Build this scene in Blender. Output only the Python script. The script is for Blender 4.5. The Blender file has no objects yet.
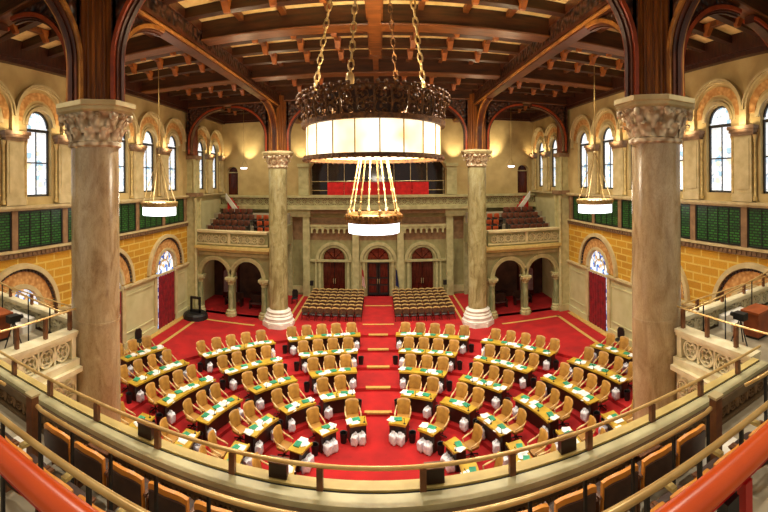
import bpy, math, random
from math import sin, cos, tan, pi, radians, sqrt, atan2
from mathutils import Vector, Matrix
random.seed(7)
S = bpy.context.scene
COL = S.collection
E = 10.2            # eye height over the back floor
L = 14.35           # side walls at x = +-L
YB = 35.3           # back wall
CX = 7.0            # column lateral position
YN, YF = 8.35, 27.7 # near and far columns

# ------------------------------------------------------------------ materials
MATS = {}
def nodes_of(name):
    m = bpy.data.materials.new(name); m.use_nodes = True
    nt = m.node_tree; b = nt.nodes['Principled BSDF']
    MATS[name] = m
    return m, nt, b
def N(nt, t, **kw):
    n = nt.nodes.new(t)
    for k, v in kw.items():
        if k in n.inputs.keys(): n.inputs[k].default_value = v
        else: setattr(n, k, v)
    return n
def ramp(nt, stops):
    r = nt.nodes.new('ShaderNodeValToRGB'); e = r.color_ramp.elements
    while len(e) < len(stops): e.new(0.5)
    for i, (p, c) in enumerate(stops):
        e[i].position = p; e[i].color = (*c, 1)
    return r
def srgb(r, g, b):
    f = lambda c: ((c/255)/12.92 if c/255 <= .04045 else ((c/255+.055)/1.055)**2.4)
    return (f(r), f(g), f(b))
def mat(name, c1, c2=None, scale=3.0, rough=.6, metal=0, bump=.0, detail=4, stretch=(1,1,1), rnd=0, spec=None, bscale=None):
    m, nt, b = nodes_of(name)
    c2 = c2 or tuple(x*.8 for x in c1)
    tc = N(nt, 'ShaderNodeTexCoord'); mp = N(nt, 'ShaderNodeMapping'); mp.inputs['Scale'].default_value = stretch
    nt.links.new(tc.outputs['Object'], mp.inputs['Vector'])
    n = N(nt, 'ShaderNodeTexNoise', Scale=scale, Detail=detail)
    nt.links.new(mp.outputs[0], n.inputs['Vector'])
    r = ramp(nt, [(.3, c2), (.7, c1)])
    nt.links.new(n.outputs['Fac'], r.inputs['Fac'])
    out = r.outputs['Color']
    if rnd:
        oi = N(nt, 'ShaderNodeObjectInfo'); mr = N(nt, 'ShaderNodeMapRange')
        mr.inputs['To Min'].default_value = 1-rnd; mr.inputs['To Max'].default_value = 1+rnd*.6
        nt.links.new(oi.outputs['Random'], mr.inputs['Value'])
        hs = N(nt, 'ShaderNodeHueSaturation'); nt.links.new(mr.outputs[0], hs.inputs['Value'])
        nt.links.new(out, hs.inputs['Color']); out = hs.outputs[0]
    nt.links.new(out, b.inputs['Base Color'])
    b.inputs['Roughness'].default_value = rough; b.inputs['Metallic'].default_value = metal
    if spec is not None: b.inputs['Specular IOR Level'].default_value = spec
    if bump:
        bn = N(nt, 'ShaderNodeTexNoise', Scale=bscale or scale*4, Detail=3)
        nt.links.new(mp.outputs[0], bn.inputs['Vector'])
        bp = N(nt, 'ShaderNodeBump', Strength=bump, Distance=.05)
        nt.links.new(bn.outputs['Fac'], bp.inputs['Height']); nt.links.new(bp.outputs[0], b.inputs['Normal'])
    return m
def carved(name, c1, c2, scale=5, rough=.5, strength=1.0):
    m, nt, b = nodes_of(name)
    tc = N(nt, 'ShaderNodeTexCoord')
    v = N(nt, 'ShaderNodeTexVoronoi', Scale=scale); v.feature = 'SMOOTH_F1'
    nt.links.new(tc.outputs['Object'], v.inputs['Vector'])
    r = ramp(nt, [(.25, c1), (.6, c2)])
    nt.links.new(v.outputs['Distance'], r.inputs['Fac']); nt.links.new(r.outputs[0], b.inputs['Base Color'])
    bp = N(nt, 'ShaderNodeBump', Strength=strength, Distance=.12); bp.invert = True
    nt.links.new(v.outputs['Distance'], bp.inputs['Height']); nt.links.new(bp.outputs[0], b.inputs['Normal'])
    b.inputs['Roughness'].default_value = rough
    return m
def emis(name, col, strength, col2=None, scale=4):
    m, nt, b = nodes_of(name)
    tc = N(nt, 'ShaderNodeTexCoord'); n = N(nt, 'ShaderNodeTexNoise', Scale=scale)
    nt.links.new(tc.outputs['Object'], n.inputs['Vector'])
    r = ramp(nt, [(.35, col2 or col), (.6, col)])
    nt.links.new(n.outputs['Fac'], r.inputs['Fac'])
    nt.links.new(r.outputs[0], b.inputs['Emission Color']); nt.links.new(r.outputs[0], b.inputs['Base Color'])
    b.inputs['Emission Strength'].default_value = strength; b.inputs['Roughness'].default_value = .4
    return m

plaster = mat('plaster', srgb(196,172,116), srgb(174,150,96), 1.2, .85, bump=.1)
dado = mat('pale_stone', srgb(200,194,146), srgb(180,172,124), 1.0, .8, bump=.08)
stone = mat('green_grey_stone', srgb(160,154,104), srgb(134,128,84), 1.5, .7, bump=.12)
stone_lt = mat('light_stone', srgb(194,186,134), srgb(162,154,106), 2.5, .7, bump=.12)
cream = mat('cream_stone', srgb(206,190,142), srgb(178,160,112), 2.0, .6, bump=.1)
white_stone = mat('white_marble', srgb(240,236,224), srgb(208,202,186), 2.2, .35, bump=.05)
pink = mat('pinkish_stone', srgb(150,118,82), srgb(120,92,62), 3.0, .75, bump=.15)
ochre = carved('ochre_diaper', srgb(206,160,96), srgb(176,124,64), 6, .8, .4)
leafstone = carved('carved_stone', srgb(236,220,186), srgb(160,132,96), 7, .6, .6)
wood_beam = mat('beam_wood', srgb(126,72,28), srgb(80,42,14), 2.0, .42, stretch=(.6,3,3), bump=.1)
wood_beam_x = mat('beam_wood_cross', srgb(74,38,16), srgb(36,18,8), 2.0, .42, stretch=(.5,4,4), bump=.1)
wood_dark = mat('dark_wood', srgb(74,36,20), srgb(42,20,12), 3, .4, stretch=(3,3,.6), bump=.1)
wood_post = mat('post_wood', srgb(160,94,32), srgb(92,48,16), 3.2, .4, stretch=(4,4,.25), bump=.15)
wood_rib = mat('rib_wood', srgb(96,48,24), srgb(56,27,16), 2, .35, bump=.1)
wood_arch = mat('arch_red_wood', srgb(178,74,30), srgb(128,48,20), 3, .35)
wood_block = mat('block_wood', srgb(176,104,44), srgb(124,66,24), 3, .4)
wood_red = mat('red_wood', srgb(140,68,24), srgb(96,42,16), 2, .38, bump=.1)
wood_gold = mat('gold_moulding', srgb(176,120,52), srgb(120,72,30), 3, .35)
wood_carved = carved('carved_dark_wood', srgb(92,52,30), srgb(24,12,8), 5.5, .45, 1.0)
coffer = mat('coffer_panel', srgb(246,222,160), srgb(222,188,116), 2.5, .8)
carpet_tan = mat('carpet_border', srgb(206,168,92), srgb(176,136,64), 14, .95)
leather = mat('tan_leather', srgb(186,138,60), srgb(144,98,36), 3.5, .45, bump=.06, rnd=.18)
arm_wood_lit = mat('arm_wood_lit', srgb(232,204,146), srgb(170,122,62), 5, .35)  # cream tone carries the light reflected off the chair arms
black_base = mat('black_metal', srgb(34,30,28), srgb(18,16,15), 6, .4)
desk_top = mat('honey_desktop', srgb(206,174,58), srgb(164,128,34), 2.5, .35, stretch=(1,1,4))
desk_dark = mat('dark_desk_wood', srgb(58,30,18), srgb(32,16,10), 3, .4)
paper = mat('white_paper', srgb(250,248,242), srgb(226,226,222), 9, .7)
green = mat('green_cloth', srgb(56,168,128), srgb(24,124,92), 8, .5, rnd=.2)
bag = mat('white_bag', srgb(252,252,255), srgb(200,202,216), 9, .5, bump=.5)
redc = mat('red_curtain', srgb(142,12,26), srgb(92,6,18), 3, .7)
reddrape = mat('red_drape', srgb(222,24,22), srgb(180,12,14), 3, .75)
brass = mat('brass', srgb(232,214,164), srgb(186,154,92), 4, .3, .4)
brassrail = mat('brass_rail', srgb(226,192,124), srgb(192,152,84), 3, .3, .25)
railpost = mat('bronze_post', srgb(128,82,48), srgb(84,50,28), 6, .4, .1)
bronze = carved('pierced_bronze', srgb(112,72,34), srgb(24,13,8), 7, .4, 1.0)
m, nt, b = nodes_of('pierced_backing'); pierced = m
tc = N(nt, 'ShaderNodeTexCoord'); v = N(nt, 'ShaderNodeTexVoronoi', Scale=4.2); nt.links.new(tc.outputs['Object'], v.inputs['Vector'])
r = ramp(nt, [(.33, srgb(255,206,110)), (.38, srgb(66,38,20))]); nt.links.new(v.outputs['Distance'], r.inputs['Fac'])
nt.links.new(r.outputs[0], b.inputs['Base Color']); r2 = ramp(nt, [(.33, (1,1,1)), (.38, (0,0,0))]); nt.links.new(v.outputs['Distance'], r2.inputs['Fac'])
inv = N(nt, 'ShaderNodeMath', operation='SUBTRACT'); inv.inputs[0].default_value = 1; nt.links.new(r2.outputs[0], inv.inputs[1]); nt.links.new(inv.outputs[0], b.inputs['Alpha'])
bronze2 = mat('dark_bronze', srgb(136,92,44), srgb(58,34,18), 9, .55, .15, bump=.4)
orange = mat('orange_red_rail', srgb(240,96,16), srgb(214,70,10), 2.5, .32)
redm = mat('red_enamel', srgb(204,26,16), srgb(160,14,10), 3, .4)
parapet_in = mat('brown_moulding', srgb(112,90,60), srgb(82,62,40), 3, .5, bump=.1)
ledge = mat('ledge_stone', srgb(200,194,150), srgb(160,152,112), 2.2, .45)
cream_b = mat('bright_cream_stone', srgb(238,230,196), srgb(206,194,150), 2.4, .5, bump=.08)
ledge_y = mat('ledge_cream', srgb(206,184,112), srgb(180,156,88), 3, .5)
gal_wood = mat('gallery_seat_orange', srgb(238,160,60), srgb(200,118,36), 3, .45)
gal_dark = mat('gallery_seat_dark', srgb(74,46,32), srgb(48,30,22), 5, .6)
seat_red = mat('seat_red_wood', srgb(132,72,46), srgb(86,46,32), 4, .5, rnd=.2)
seat_orange = mat('seat_orange', srgb(206,92,44), srgb(170,66,30), 4, .5)
seat_dark = mat('seat_dark_fabric', srgb(70,58,46), srgb(44,36,28), 4, .7)  # plain dark cloth and frames of the balcony seats
spec_tan = mat('spectator_tan', srgb(206,172,104), srgb(170,132,66), 4, .5, rnd=.12)
frame_dk = mat('window_lead', srgb(52,50,46), srgb(30,30,30), 5, .5)
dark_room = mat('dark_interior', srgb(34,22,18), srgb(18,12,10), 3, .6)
door_wood = mat('mahogany', srgb(96,34,22), srgb(52,16,12), 3, .25, stretch=(4,4,.5))
greenframe = mat('board_frame', srgb(150,118,84), srgb(112,84,56), 4, .6)
black = mat('matt_black', srgb(22,20,20), srgb(12,11,11), 5, .5)
gallery_floor = mat('gallery_floor', srgb(178,166,140), srgb(150,138,112), 3, .7)
flag_red = mat('flag_red', srgb(196,50,48), srgb(160,30,34), 3, .7)
flag_blue = mat('flag_blue', srgb(38,44,96), srgb(24,28,70), 3, .7)
shade = emis('glowing_shade', srgb(255,246,218), 1.5, srgb(255,214,140), 1.1)
shade_w = emis('glowing_band', srgb(250,250,255), 3.0, srgb(238,240,255), 3)
bulb = emis('bulb', srgb(255,226,160), 14)

# red carpet with faint pattern
m, nt, b = nodes_of('red_carpet'); redcarpet = m
tc = N(nt, 'ShaderNodeTexCoord'); n1 = N(nt, 'ShaderNodeTexNoise', Scale=1.1, Detail=5); v1 = N(nt, 'ShaderNodeTexVoronoi', Scale=2.4)
nt.links.new(tc.outputs['Object'], n1.inputs['Vector']); nt.links.new(tc.outputs['Object'], v1.inputs['Vector'])
r1 = ramp(nt, [(.3, srgb(146,7,9)), (.7, srgb(180,16,16))]); r2 = ramp(nt, [(.05, (.6,.4,.4)), (.22, (1,1,1))])
nt.links.new(n1.outputs['Fac'], r1.inputs['Fac']); nt.links.new(v1.outputs['Distance'], r2.inputs['Fac'])
mx = N(nt, 'ShaderNodeMixRGB', blend_type='MULTIPLY'); mx.inputs['Fac'].default_value = .6
nt.links.new(r1.outputs[0], mx.inputs['Color1']); nt.links.new(r2.outputs[0], mx.inputs['Color2'])
nt.links.new(mx.outputs[0], b.inputs['Base Color']); b.inputs['Roughness'].default_value = .9
# yellow stencilled block wall
m, nt, b = nodes_of('yellow_blocks'); blocks = m
tc = N(nt, 'ShaderNodeTexCoord'); sp = N(nt, 'ShaderNodeSeparateXYZ'); cb = N(nt, 'ShaderNodeCombineXYZ')
nt.links.new(tc.outputs['Object'], sp.inputs[0]); nt.links.new(sp.outputs['Y'], cb.inputs['X']); nt.links.new(sp.outputs['Z'], cb.inputs['Y'])
bk = N(nt, 'ShaderNodeTexBrick'); bk.inputs['Scale'].default_value = 1; bk.inputs['Brick Width'].default_value = 1.15; bk.inputs['Row Height'].default_value = .42
bk.inputs['Mortar Size'].default_value = .05; bk.inputs['Mortar Smooth'].default_value = .3
bk.inputs['Color1'].default_value = (*srgb(198,148,34),1); bk.inputs['Color2'].default_value = (*srgb(174,124,26),1); bk.inputs['Mortar'].default_value = (*srgb(206,176,84),1)
nt.links.new(cb.outputs[0], bk.inputs['Vector'])
vn = N(nt, 'ShaderNodeTexVoronoi', Scale=9); nt.links.new(tc.outputs['Object'], vn.inputs['Vector'])
r3 = ramp(nt, [(.15, (.72,.66,.6)), (.4, (1,1,1))]); nt.links.new(vn.outputs['Distance'], r3.inputs['Fac'])
mx = N(nt, 'ShaderNodeMixRGB', blend_type='MULTIPLY'); mx.inputs['Fac'].default_value = .5
nt.links.new(bk.outputs['Color'], mx.inputs['Color1']); nt.links.new(r3.outputs[0], mx.inputs['Color2'])
nt.links.new(mx.outputs[0], b.inputs['Base Color']); b.inputs['Roughness'].default_value = .8
# polished veined marble of the columns
def marble(name, c1, c2, c3):
    m, nt, b = nodes_of(name)
    tc = N(nt, 'ShaderNodeTexCoord'); mp = N(nt, 'ShaderNodeMapping'); mp.inputs['Scale'].default_value = (1,1,.35)
    nt.links.new(tc.outputs['Object'], mp.inputs['Vector'])
    n1 = N(nt, 'ShaderNodeTexNoise', Scale=2.6, Detail=8, Distortion=1.2); n2 = N(nt, 'ShaderNodeTexNoise', Scale=9, Detail=6, Distortion=2.5)
    nt.links.new(mp.outputs[0], n1.inputs['Vector']); nt.links.new(mp.outputs[0], n2.inputs['Vector'])
    r = ramp(nt, [(.3, c2), (.5, c1), (.72, c3)]); nt.links.new(n1.outputs['Fac'], r.inputs['Fac'])
    rr = ramp(nt, [(.44, (1,1,1)), (.5, (.62,.55,.48)), (.56, (1,1,1))]); nt.links.new(n2.outputs['Fac'], rr.inputs['Fac'])
    mx = N(nt, 'ShaderNodeMixRGB', blend_type='MULTIPLY'); mx.inputs['Fac'].default_value = .45
    nt.links.new(r.outputs[0], mx.inputs['Color1']); nt.links.new(rr.outputs[0], mx.inputs['Color2'])
    nt.links.new(mx.outputs[0], b.inputs['Base Color']); b.inputs['Roughness'].default_value = .22
    return m
marble_a = marble('tan_marble', srgb(176,154,118), srgb(146,120,86), srgb(194,176,142))
marble_g = marble('green_marble', srgb(140,146,104), srgb(108,114,78), srgb(166,170,128))
marble_far = marble('far_lit_marble', srgb(164,154,106), srgb(126,114,72), srgb(188,182,136))  # same marble; the greener light at the far end is put into the colour
# stained glass that lets the daylight through
def glassmat(name, strength, cols, scale=3.2):
    m, nt, b = nodes_of(name)
    tc = N(nt, 'ShaderNodeTexCoord')
    v = N(nt, 'ShaderNodeTexVoronoi', Scale=scale); nt.links.new(tc.outputs['Object'], v.inputs['Vector'])
    sx = N(nt, 'ShaderNodeSeparateColor'); nt.links.new(v.outputs['Color'], sx.inputs[0])
    r = ramp(nt, cols); r.color_ramp.interpolation = 'CONSTANT'
    nt.links.new(sx.outputs[0], r.inputs['Fac'])
    v2 = N(nt, 'ShaderNodeTexVoronoi', Scale=scale); v2.feature = 'DISTANCE_TO_EDGE'; nt.links.new(tc.outputs['Object'], v2.inputs['Vector'])
    r2 = ramp(nt, [(.0, (.12,.14,.16)), (.045, (1,1,1))]); nt.links.new(v2.outputs['Distance'], r2.inputs['Fac'])
    mx = N(nt, 'ShaderNodeMixRGB', blend_type='MULTIPLY'); mx.inputs['Fac'].default_value = .8
    nt.links.new(r.outputs[0], mx.inputs['Color1']); nt.links.new(r2.outputs[0], mx.inputs['Color2'])
    nt.links.new(mx.outputs[0], b.inputs['Emission Color']); b.inputs['Emission Strength'].default_value = strength
    nt.links.new(mx.outputs[0], b.inputs['Base Color']); b.inputs['Roughness'].default_value = .2
    return m
W = srgb(236,244,252)
glass = glassmat('stained_glass', 1.05, [(0, W), (.5, srgb(208,226,242)), (.72, srgb(236,240,236)), (.88, srgb(150,190,216)), (.95, srgb(232,222,190))], 4.5)
glass_b = glassmat('blue_stained_glass', 1.0, [(0, W), (.3, srgb(150,186,232)), (.5, srgb(70,110,196)), (.66, srgb(240,240,250)), (.84, srgb(210,170,120)), (.93, srgb(60,80,150))], 4)
# lit lines of the voting boards: short bars, row by row
m, nt, b = nodes_of('board_green'); boardm = m
tc = N(nt, 'ShaderNodeTexCoord'); sp = N(nt, 'ShaderNodeSeparateXYZ'); cb = N(nt, 'ShaderNodeCombineXYZ')
nt.links.new(tc.outputs['Object'], sp.inputs[0]); nt.links.new(sp.outputs['Y'], cb.inputs['X']); nt.links.new(sp.outputs['Z'], cb.inputs['Y'])
bk = N(nt, 'ShaderNodeTexBrick'); bk.inputs['Scale'].default_value = 1; bk.inputs['Brick Width'].default_value = .3; bk.inputs['Row Height'].default_value = .125; bk.offset = .37
bk.inputs['Mortar Size'].default_value = .034
bk.inputs['Color1'].default_value = (*srgb(52,112,40),1); bk.inputs['Color2'].default_value = (*srgb(28,70,30),1); bk.inputs['Mortar'].default_value = (*srgb(14,34,20),1)
nt.links.new(cb.outputs[0], bk.inputs['Vector']); nt.links.new(bk.outputs['Color'], b.inputs['Base Color']); b.inputs['Roughness'].default_value = .35
nt.links.new(bk.outputs['Color'], b.inputs['Emission Color']); b.inputs['Emission Strength'].default_value = .25

# ------------------------------------------------------------------ mesh builder
class MB:
    def __init__(s, xf=None): s.v = []; s.f = []; s.mi = []; s.xf = xf; s.cur = 0
    def add(s, vs, fs):
        o = len(s.v)
        s.v += [s.xf(p) if s.xf else p for p in vs]
        for f in fs: s.f.append(tuple(i+o for i in f)); s.mi.append(s.cur)
        return s
    def box(s, x0, x1, y0, y1, z0, z1):
        return s.add([(x,y,z) for z in (z0,z1) for y in (y0,y1) for x in (x0,x1)],
              [(0,2,3,1),(4,5,7,6),(0,1,5,4),(2,6,7,3),(0,4,6,2),(1,3,7,5)])
    def cbox(s, c, d, rz=0, rx=0):
        M = Matrix.Translation(c) @ Matrix.Rotation(rz,4,'Z') @ Matrix.Rotation(rx,4,'X')
        vs = [tuple(M @ Vector((x*d[0]/2, y*d[1]/2, z*d[2]/2))) for z in (-1,1) for y in (-1,1) for x in (-1,1)]
        return s.add(vs, [(0,2,3,1),(4,5,7,6),(0,1,5,4),(2,6,7,3),(0,4,6,2),(1,3,7,5)])
    def prism(s, pts, y0, y1):      # outline in x,z pushed along y
        n = len(pts)
        return s.add([(x,y0,z) for x,z in pts]+[(x,y1,z) for x,z in pts],
              [tuple(range(n)), tuple(range(2*n-1,n-1,-1))]+[(i,(i+1)%n,(i+1)%n+n,i+n) for i in range(n)])
    def prismz(s, pts, z0, z1):
        n = len(pts)
        return s.add([(x,y,z0) for x,y in pts]+[(x,y,z1) for x,y in pts],
              [tuple(range(n)), tuple(range(2*n-1,n-1,-1))]+[(i,(i+1)%n,(i+1)%n+n,i+n) for i in range(n)])
    def ring(s, uc, vc, r0, r1, d0, d1, a0=0, a1=pi, n=16, sv=1.0):   # flat ring in x,z
        vs = []; fs = []
        closed = abs(a1-a0-2*pi) < 1e-6
        for i in range(n+(0 if closed else 1)):
            a = a0+(a1-a0)*i/n
            for r, d in ((r0,d0),(r1,d0),(r1,d1),(r0,d1)):
                vs.append((uc+r*cos(a), d, vc+r*sin(a)*sv))
        m = n+(0 if closed else 1)
        for i in range(n):
            j = (i+1)%m
            for k in range(4):
                fs.append((i*4+k, i*4+(k+1)%4, j*4+(k+1)%4, j*4+k))
        if not closed: fs += [(0,1,2,3), (n*4+3,n*4+2,n*4+1,n*4)]
        return s.add(vs, fs)
    def lathe(s, prof, cx=0, cy=0, n=24, ph=0, cap=True):
        vs = []; fs = []
        for r, z in prof:
            for i in range(n):
                a = 2*pi*i/n+ph; vs.append((cx+r*cos(a), cy+r*sin(a), z))
        for k in range(len(prof)-1):
            for i in range(n):
                j = (i+1)%n; fs.append((k*n+i, k*n+j, (k+1)*n+j, (k+1)*n+i))
        if cap:
            fs.append(tuple(range(n-1,-1,-1))); fs.append(tuple((len(prof)-1)*n+i for i in range(n)))
        return s.add(vs, fs)
    def tube(s, pts, r, n=8, cap=True):
        pts = [Vector(p) for p in pts]; vs = []; fs = []; m = len(pts)
        for k, p in enumerate(pts):
            t = (pts[min(k+1,m-1)]-pts[max(k-1,0)]).normalized()
            a = t.cross(Vector((0,0,1)) if abs(t.z) < .95 else Vector((1,0,0))).normalized(); b2 = t.cross(a)
            rr = r[k] if isinstance(r, (list,tuple)) else r
            for i in range(n):
                q = p + a*(rr*cos(2*pi*i/n)) + b2*(rr*sin(2*pi*i/n)); vs.append(tuple(q))
        for k in range(m-1):
            for i in range(n):
                j = (i+1)%n; fs.append((k*n+i,k*n+j,(k+1)*n+j,(k+1)*n+i))
        if cap: fs.append(tuple(range(n))); fs.append(tuple((m-1)*n+i for i in range(n-1,-1,-1)))
        return s.add(vs, fs)
    def rbox(s, c, d, e=.35, nu=12, nv=8, M=None):       # soft cushion
        vs = []; fs = []
        sg = lambda x, p: math.copysign(abs(x)**p, x)
        for j in range(nv+1):
            ph = -pi/2+pi*j/nv
            for i in range(nu):
                th = 2*pi*(i+.5)/nu
                p = Vector((sg(cos(ph),e)*sg(cos(th),e)*d[0]/2, sg(cos(ph),e)*sg(sin(th),e)*d[1]/2, sg(sin(ph),e)*d[2]/2))
                if M: p = M @ p
                vs.append((c[0]+p.x, c[1]+p.y, c[2]+p.z))
        for j in range(nv):
            for i in range(nu):
                k = (i+1)%nu; fs.append((j*nu+i,j*nu+k,(j+1)*nu+k,(j+1)*nu+i))
        return s.add(vs, fs)
    def build(s, name, mats, parent=None, smooth=None, world=False):
        me = bpy.data.meshes.new(name)
        vs = s.v
        if world and parent is not None:
            o = parent.location
            vs = [(p[0]-o.x, p[1]-o.y, p[2]-o.z) for p in vs]
        me.from_pydata(vs, [], s.f)
        if not isinstance(mats, (list,tuple)): mats = [mats]
        for m_ in mats: me.materials.append(m_)
        if len(mats) > 1: me.polygons.foreach_set('material_index', s.mi)
        me.update()
        if smooth is not None:
            me.shade_smooth(); me.set_sharp_from_angle(angle=radians(smooth))
        ob = bpy.data.objects.new(name, me); COL.objects.link(ob)
        if parent is not None: ob.parent = parent
        return ob
def tag(o, label, cat, group=None, kind=None):
    o['label'] = label; o['category'] = cat
    if group: o['group'] = group
    if kind: o['kind'] = kind
    return o
def empty(name, loc, label=None, cat=None, group=None, rz=0):
    o = bpy.data.objects.new(name, None); COL.objects.link(o); o.location = loc; o.rotation_euler = (0,0,rz)
    o.empty_display_size = .2
    if label: tag(o, label, cat, group)
    return o
def struct(o): o['kind'] = 'structure'; return o
def copy_tree(o, parent=None):
    c = o.copy(); COL.objects.link(c)
    if parent is not None: c.parent = parent
    for ch in list(CH.get(o.name, [])): 
        cc = copy_tree(ch, c); CH.setdefault(c.name, []).append(cc)
    return c
CH = {}
def kids(o):
    CH[o.name] = [c for c in COL.objects if c.parent == o]
    for c in CH[o.name]: kids(c)
    return o
ORD = ['first','second','third','fourth','fifth','sixth','seventh','eighth','ninth','tenth','eleventh','twelfth']
SIDE = {-1:'left', 1:'right'}
NTR = [0]
def trim(mb, mats, smooth=None):
    NTR[0] += 1
    return struct(mb.build('trim_%d' % NTR[0], mats, smooth=smooth))

# ------------------------------------------------------------------ floor
FC = 14.0
EDGES = [4.8, 6.72, 8.66, 10.6, 12.5]
LEV = [-.85, -.68, -.51, -.34, -.17, 0]
def floor_z(x, y):
    r = sqrt(x*x+(y-FC)**2)
    for e, z in zip(EDGES, LEV):
        if r < e: return z
    return 0.0
mb = MB(); n = 120
X0, X1, Y0, Y1 = -L, L, -1.0, YB+5
def rect_hit(a):
    dx, dy = sin(a), cos(a); t = 1e9
    if dx > 1e-9: t = min(t, X1/dx)
    if dx < -1e-9: t = min(t, X0/dx)
    if dy > 1e-9: t = min(t, (Y1-FC)/dy)
    if dy < -1e-9: t = min(t, (Y0-FC)/dy)
    return (t*dx, FC+t*dy)
angs = sorted(set([2*pi*i/n for i in range(n)]+[atan2(x, y-FC) % (2*pi) for x in (X0,X1) for y in (Y0,Y1)]))
n = len(angs); rings = []
for k, e in enumerate(EDGES):
    rings.append([(e*sin(a), FC+e*cos(a), LEV[k]) for a in angs]); rings.append([(e*sin(a), FC+e*cos(a), LEV[k+1]) for a in angs])
rings.append([(*rect_hit(a), 0) for a in angs])
vs = [p for r in rings for p in r]; fs = [tuple(range(n))]
for k in range(len(rings)-1):
    for i in range(n):
        j = (i+1) % n; fs.append((k*n+i,k*n+j,(k+1)*n+j,(k+1)*n+i))
mb.add(vs, fs)
struct(mb.build('floor', redcarpet))
# tan borders woven into the carpet and step nosings of the centre aisle
mb = MB()
for k, e in enumerate(EDGES):
    z = LEV[k+1]
    mb.box(-.64, .64, FC+e-.03, FC+e+.16, z-.06, z+.012)
for y in (28.4, 32.6): mb.box(-1.1, 1.1, y-.09, y+.09, 0, .012)
for s in (-1, 1):
    mb.box(min(s*12.85,s*13.07), max(s*12.85,s*13.07), 14, 27.1, 0, .012)
    mb.box(min(s*8.6,s*13.07), max(s*8.6,s*13.07), 26.9, 27.12, 0, .012)
    mb.box(min(s*13.9,s*14.3), max(s*13.9,s*14.3), 10, 27.3, 0, .05)
    for x in (5.95, 6.5): mb.box(min(s*x,s*(x+.16)), max(s*x,s*(x+.16)), 28.4, 35.0, 0, .012)
trim(mb, carpet_tan)

# ------------------------------------------------------------------ walls with openings
def wall_panel(mb, u0, u1, bands, ops, depth=.45, back=True):
    """bands: list of (v0,v1,matindex). ops: (uc, halfwidth, vbottom, vspring, rad) arched; slab front at d=0"""
    cuts = {u0, u1}
    for (uc, hw, vb, vs_, rad) in ops:
        for i in range(17): cuts.add(round(uc-hw+2*hw*i/16, 4))
    cuts = sorted(c for c in cuts if u0 <= c <= u1)
    def top(op, u):
        uc, hw, vb, vs_, rad = op
        t = max(0, 1-((u-uc)/hw)**2); return vs_+rad*sqrt(t)
    for a, b_ in zip(cuts, cuts[1:]):
        mid = (a+b_)/2; op = [o for o in ops if o[0]-o[1] < mid < o[0]+o[1]]
        for v0, v1, mi in bands:
            mb.cur = mi
            segs = [((v0,v0),(v1,v1))]
            for o in op:
                ta, tb, vb = top(o,a), top(o,b_), o[2]
                new = []
                for (la,lb),(ha,hb) in segs:
                    if vb > la: new.append(((la,lb),(min(ha,vb),min(hb,vb))))
                    if ta < ha or tb < hb: new.append(((max(la,min(ta,ha)),max(lb,min(tb,hb))),(ha,hb)))
                segs = new
            for (la,lb),(ha,hb) in segs:
                if ha-la < 1e-5 and hb-lb < 1e-5: continue
                mb.add([(a,0,la),(b_,0,lb),(b_,0,hb),(a,0,ha)], [(0,1,2,3)])
    mb.cur = bands[-1][2]
    for o in ops:
        uc, hw, vb, vs_, rad = o
        pts = [(uc-hw,vb),(uc-hw,vs_)]+[(uc-hw*cos(pi*i/16), vs_+rad*sin(pi*i/16)) for i in range(1,16)]+[(uc+hw,vs_),(uc+hw,vb)]
        for p, q in zip(pts, pts[1:]+pts[:1]):
            mb.add([(p[0],0,p[1]),(q[0],0,q[1]),(q[0],-depth,q[1]),(p[0],-depth,p[1])], [(0,1,2,3)])
def arch_pts(uc, hw, vb, vs_, rad, n=16):
    return [(uc-hw,vb)]+[(uc-hw*cos(pi*i/n), vs_+rad*sin(pi*i/n)) for i in range(n+1)]+[(uc+hw,vb)]

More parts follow.
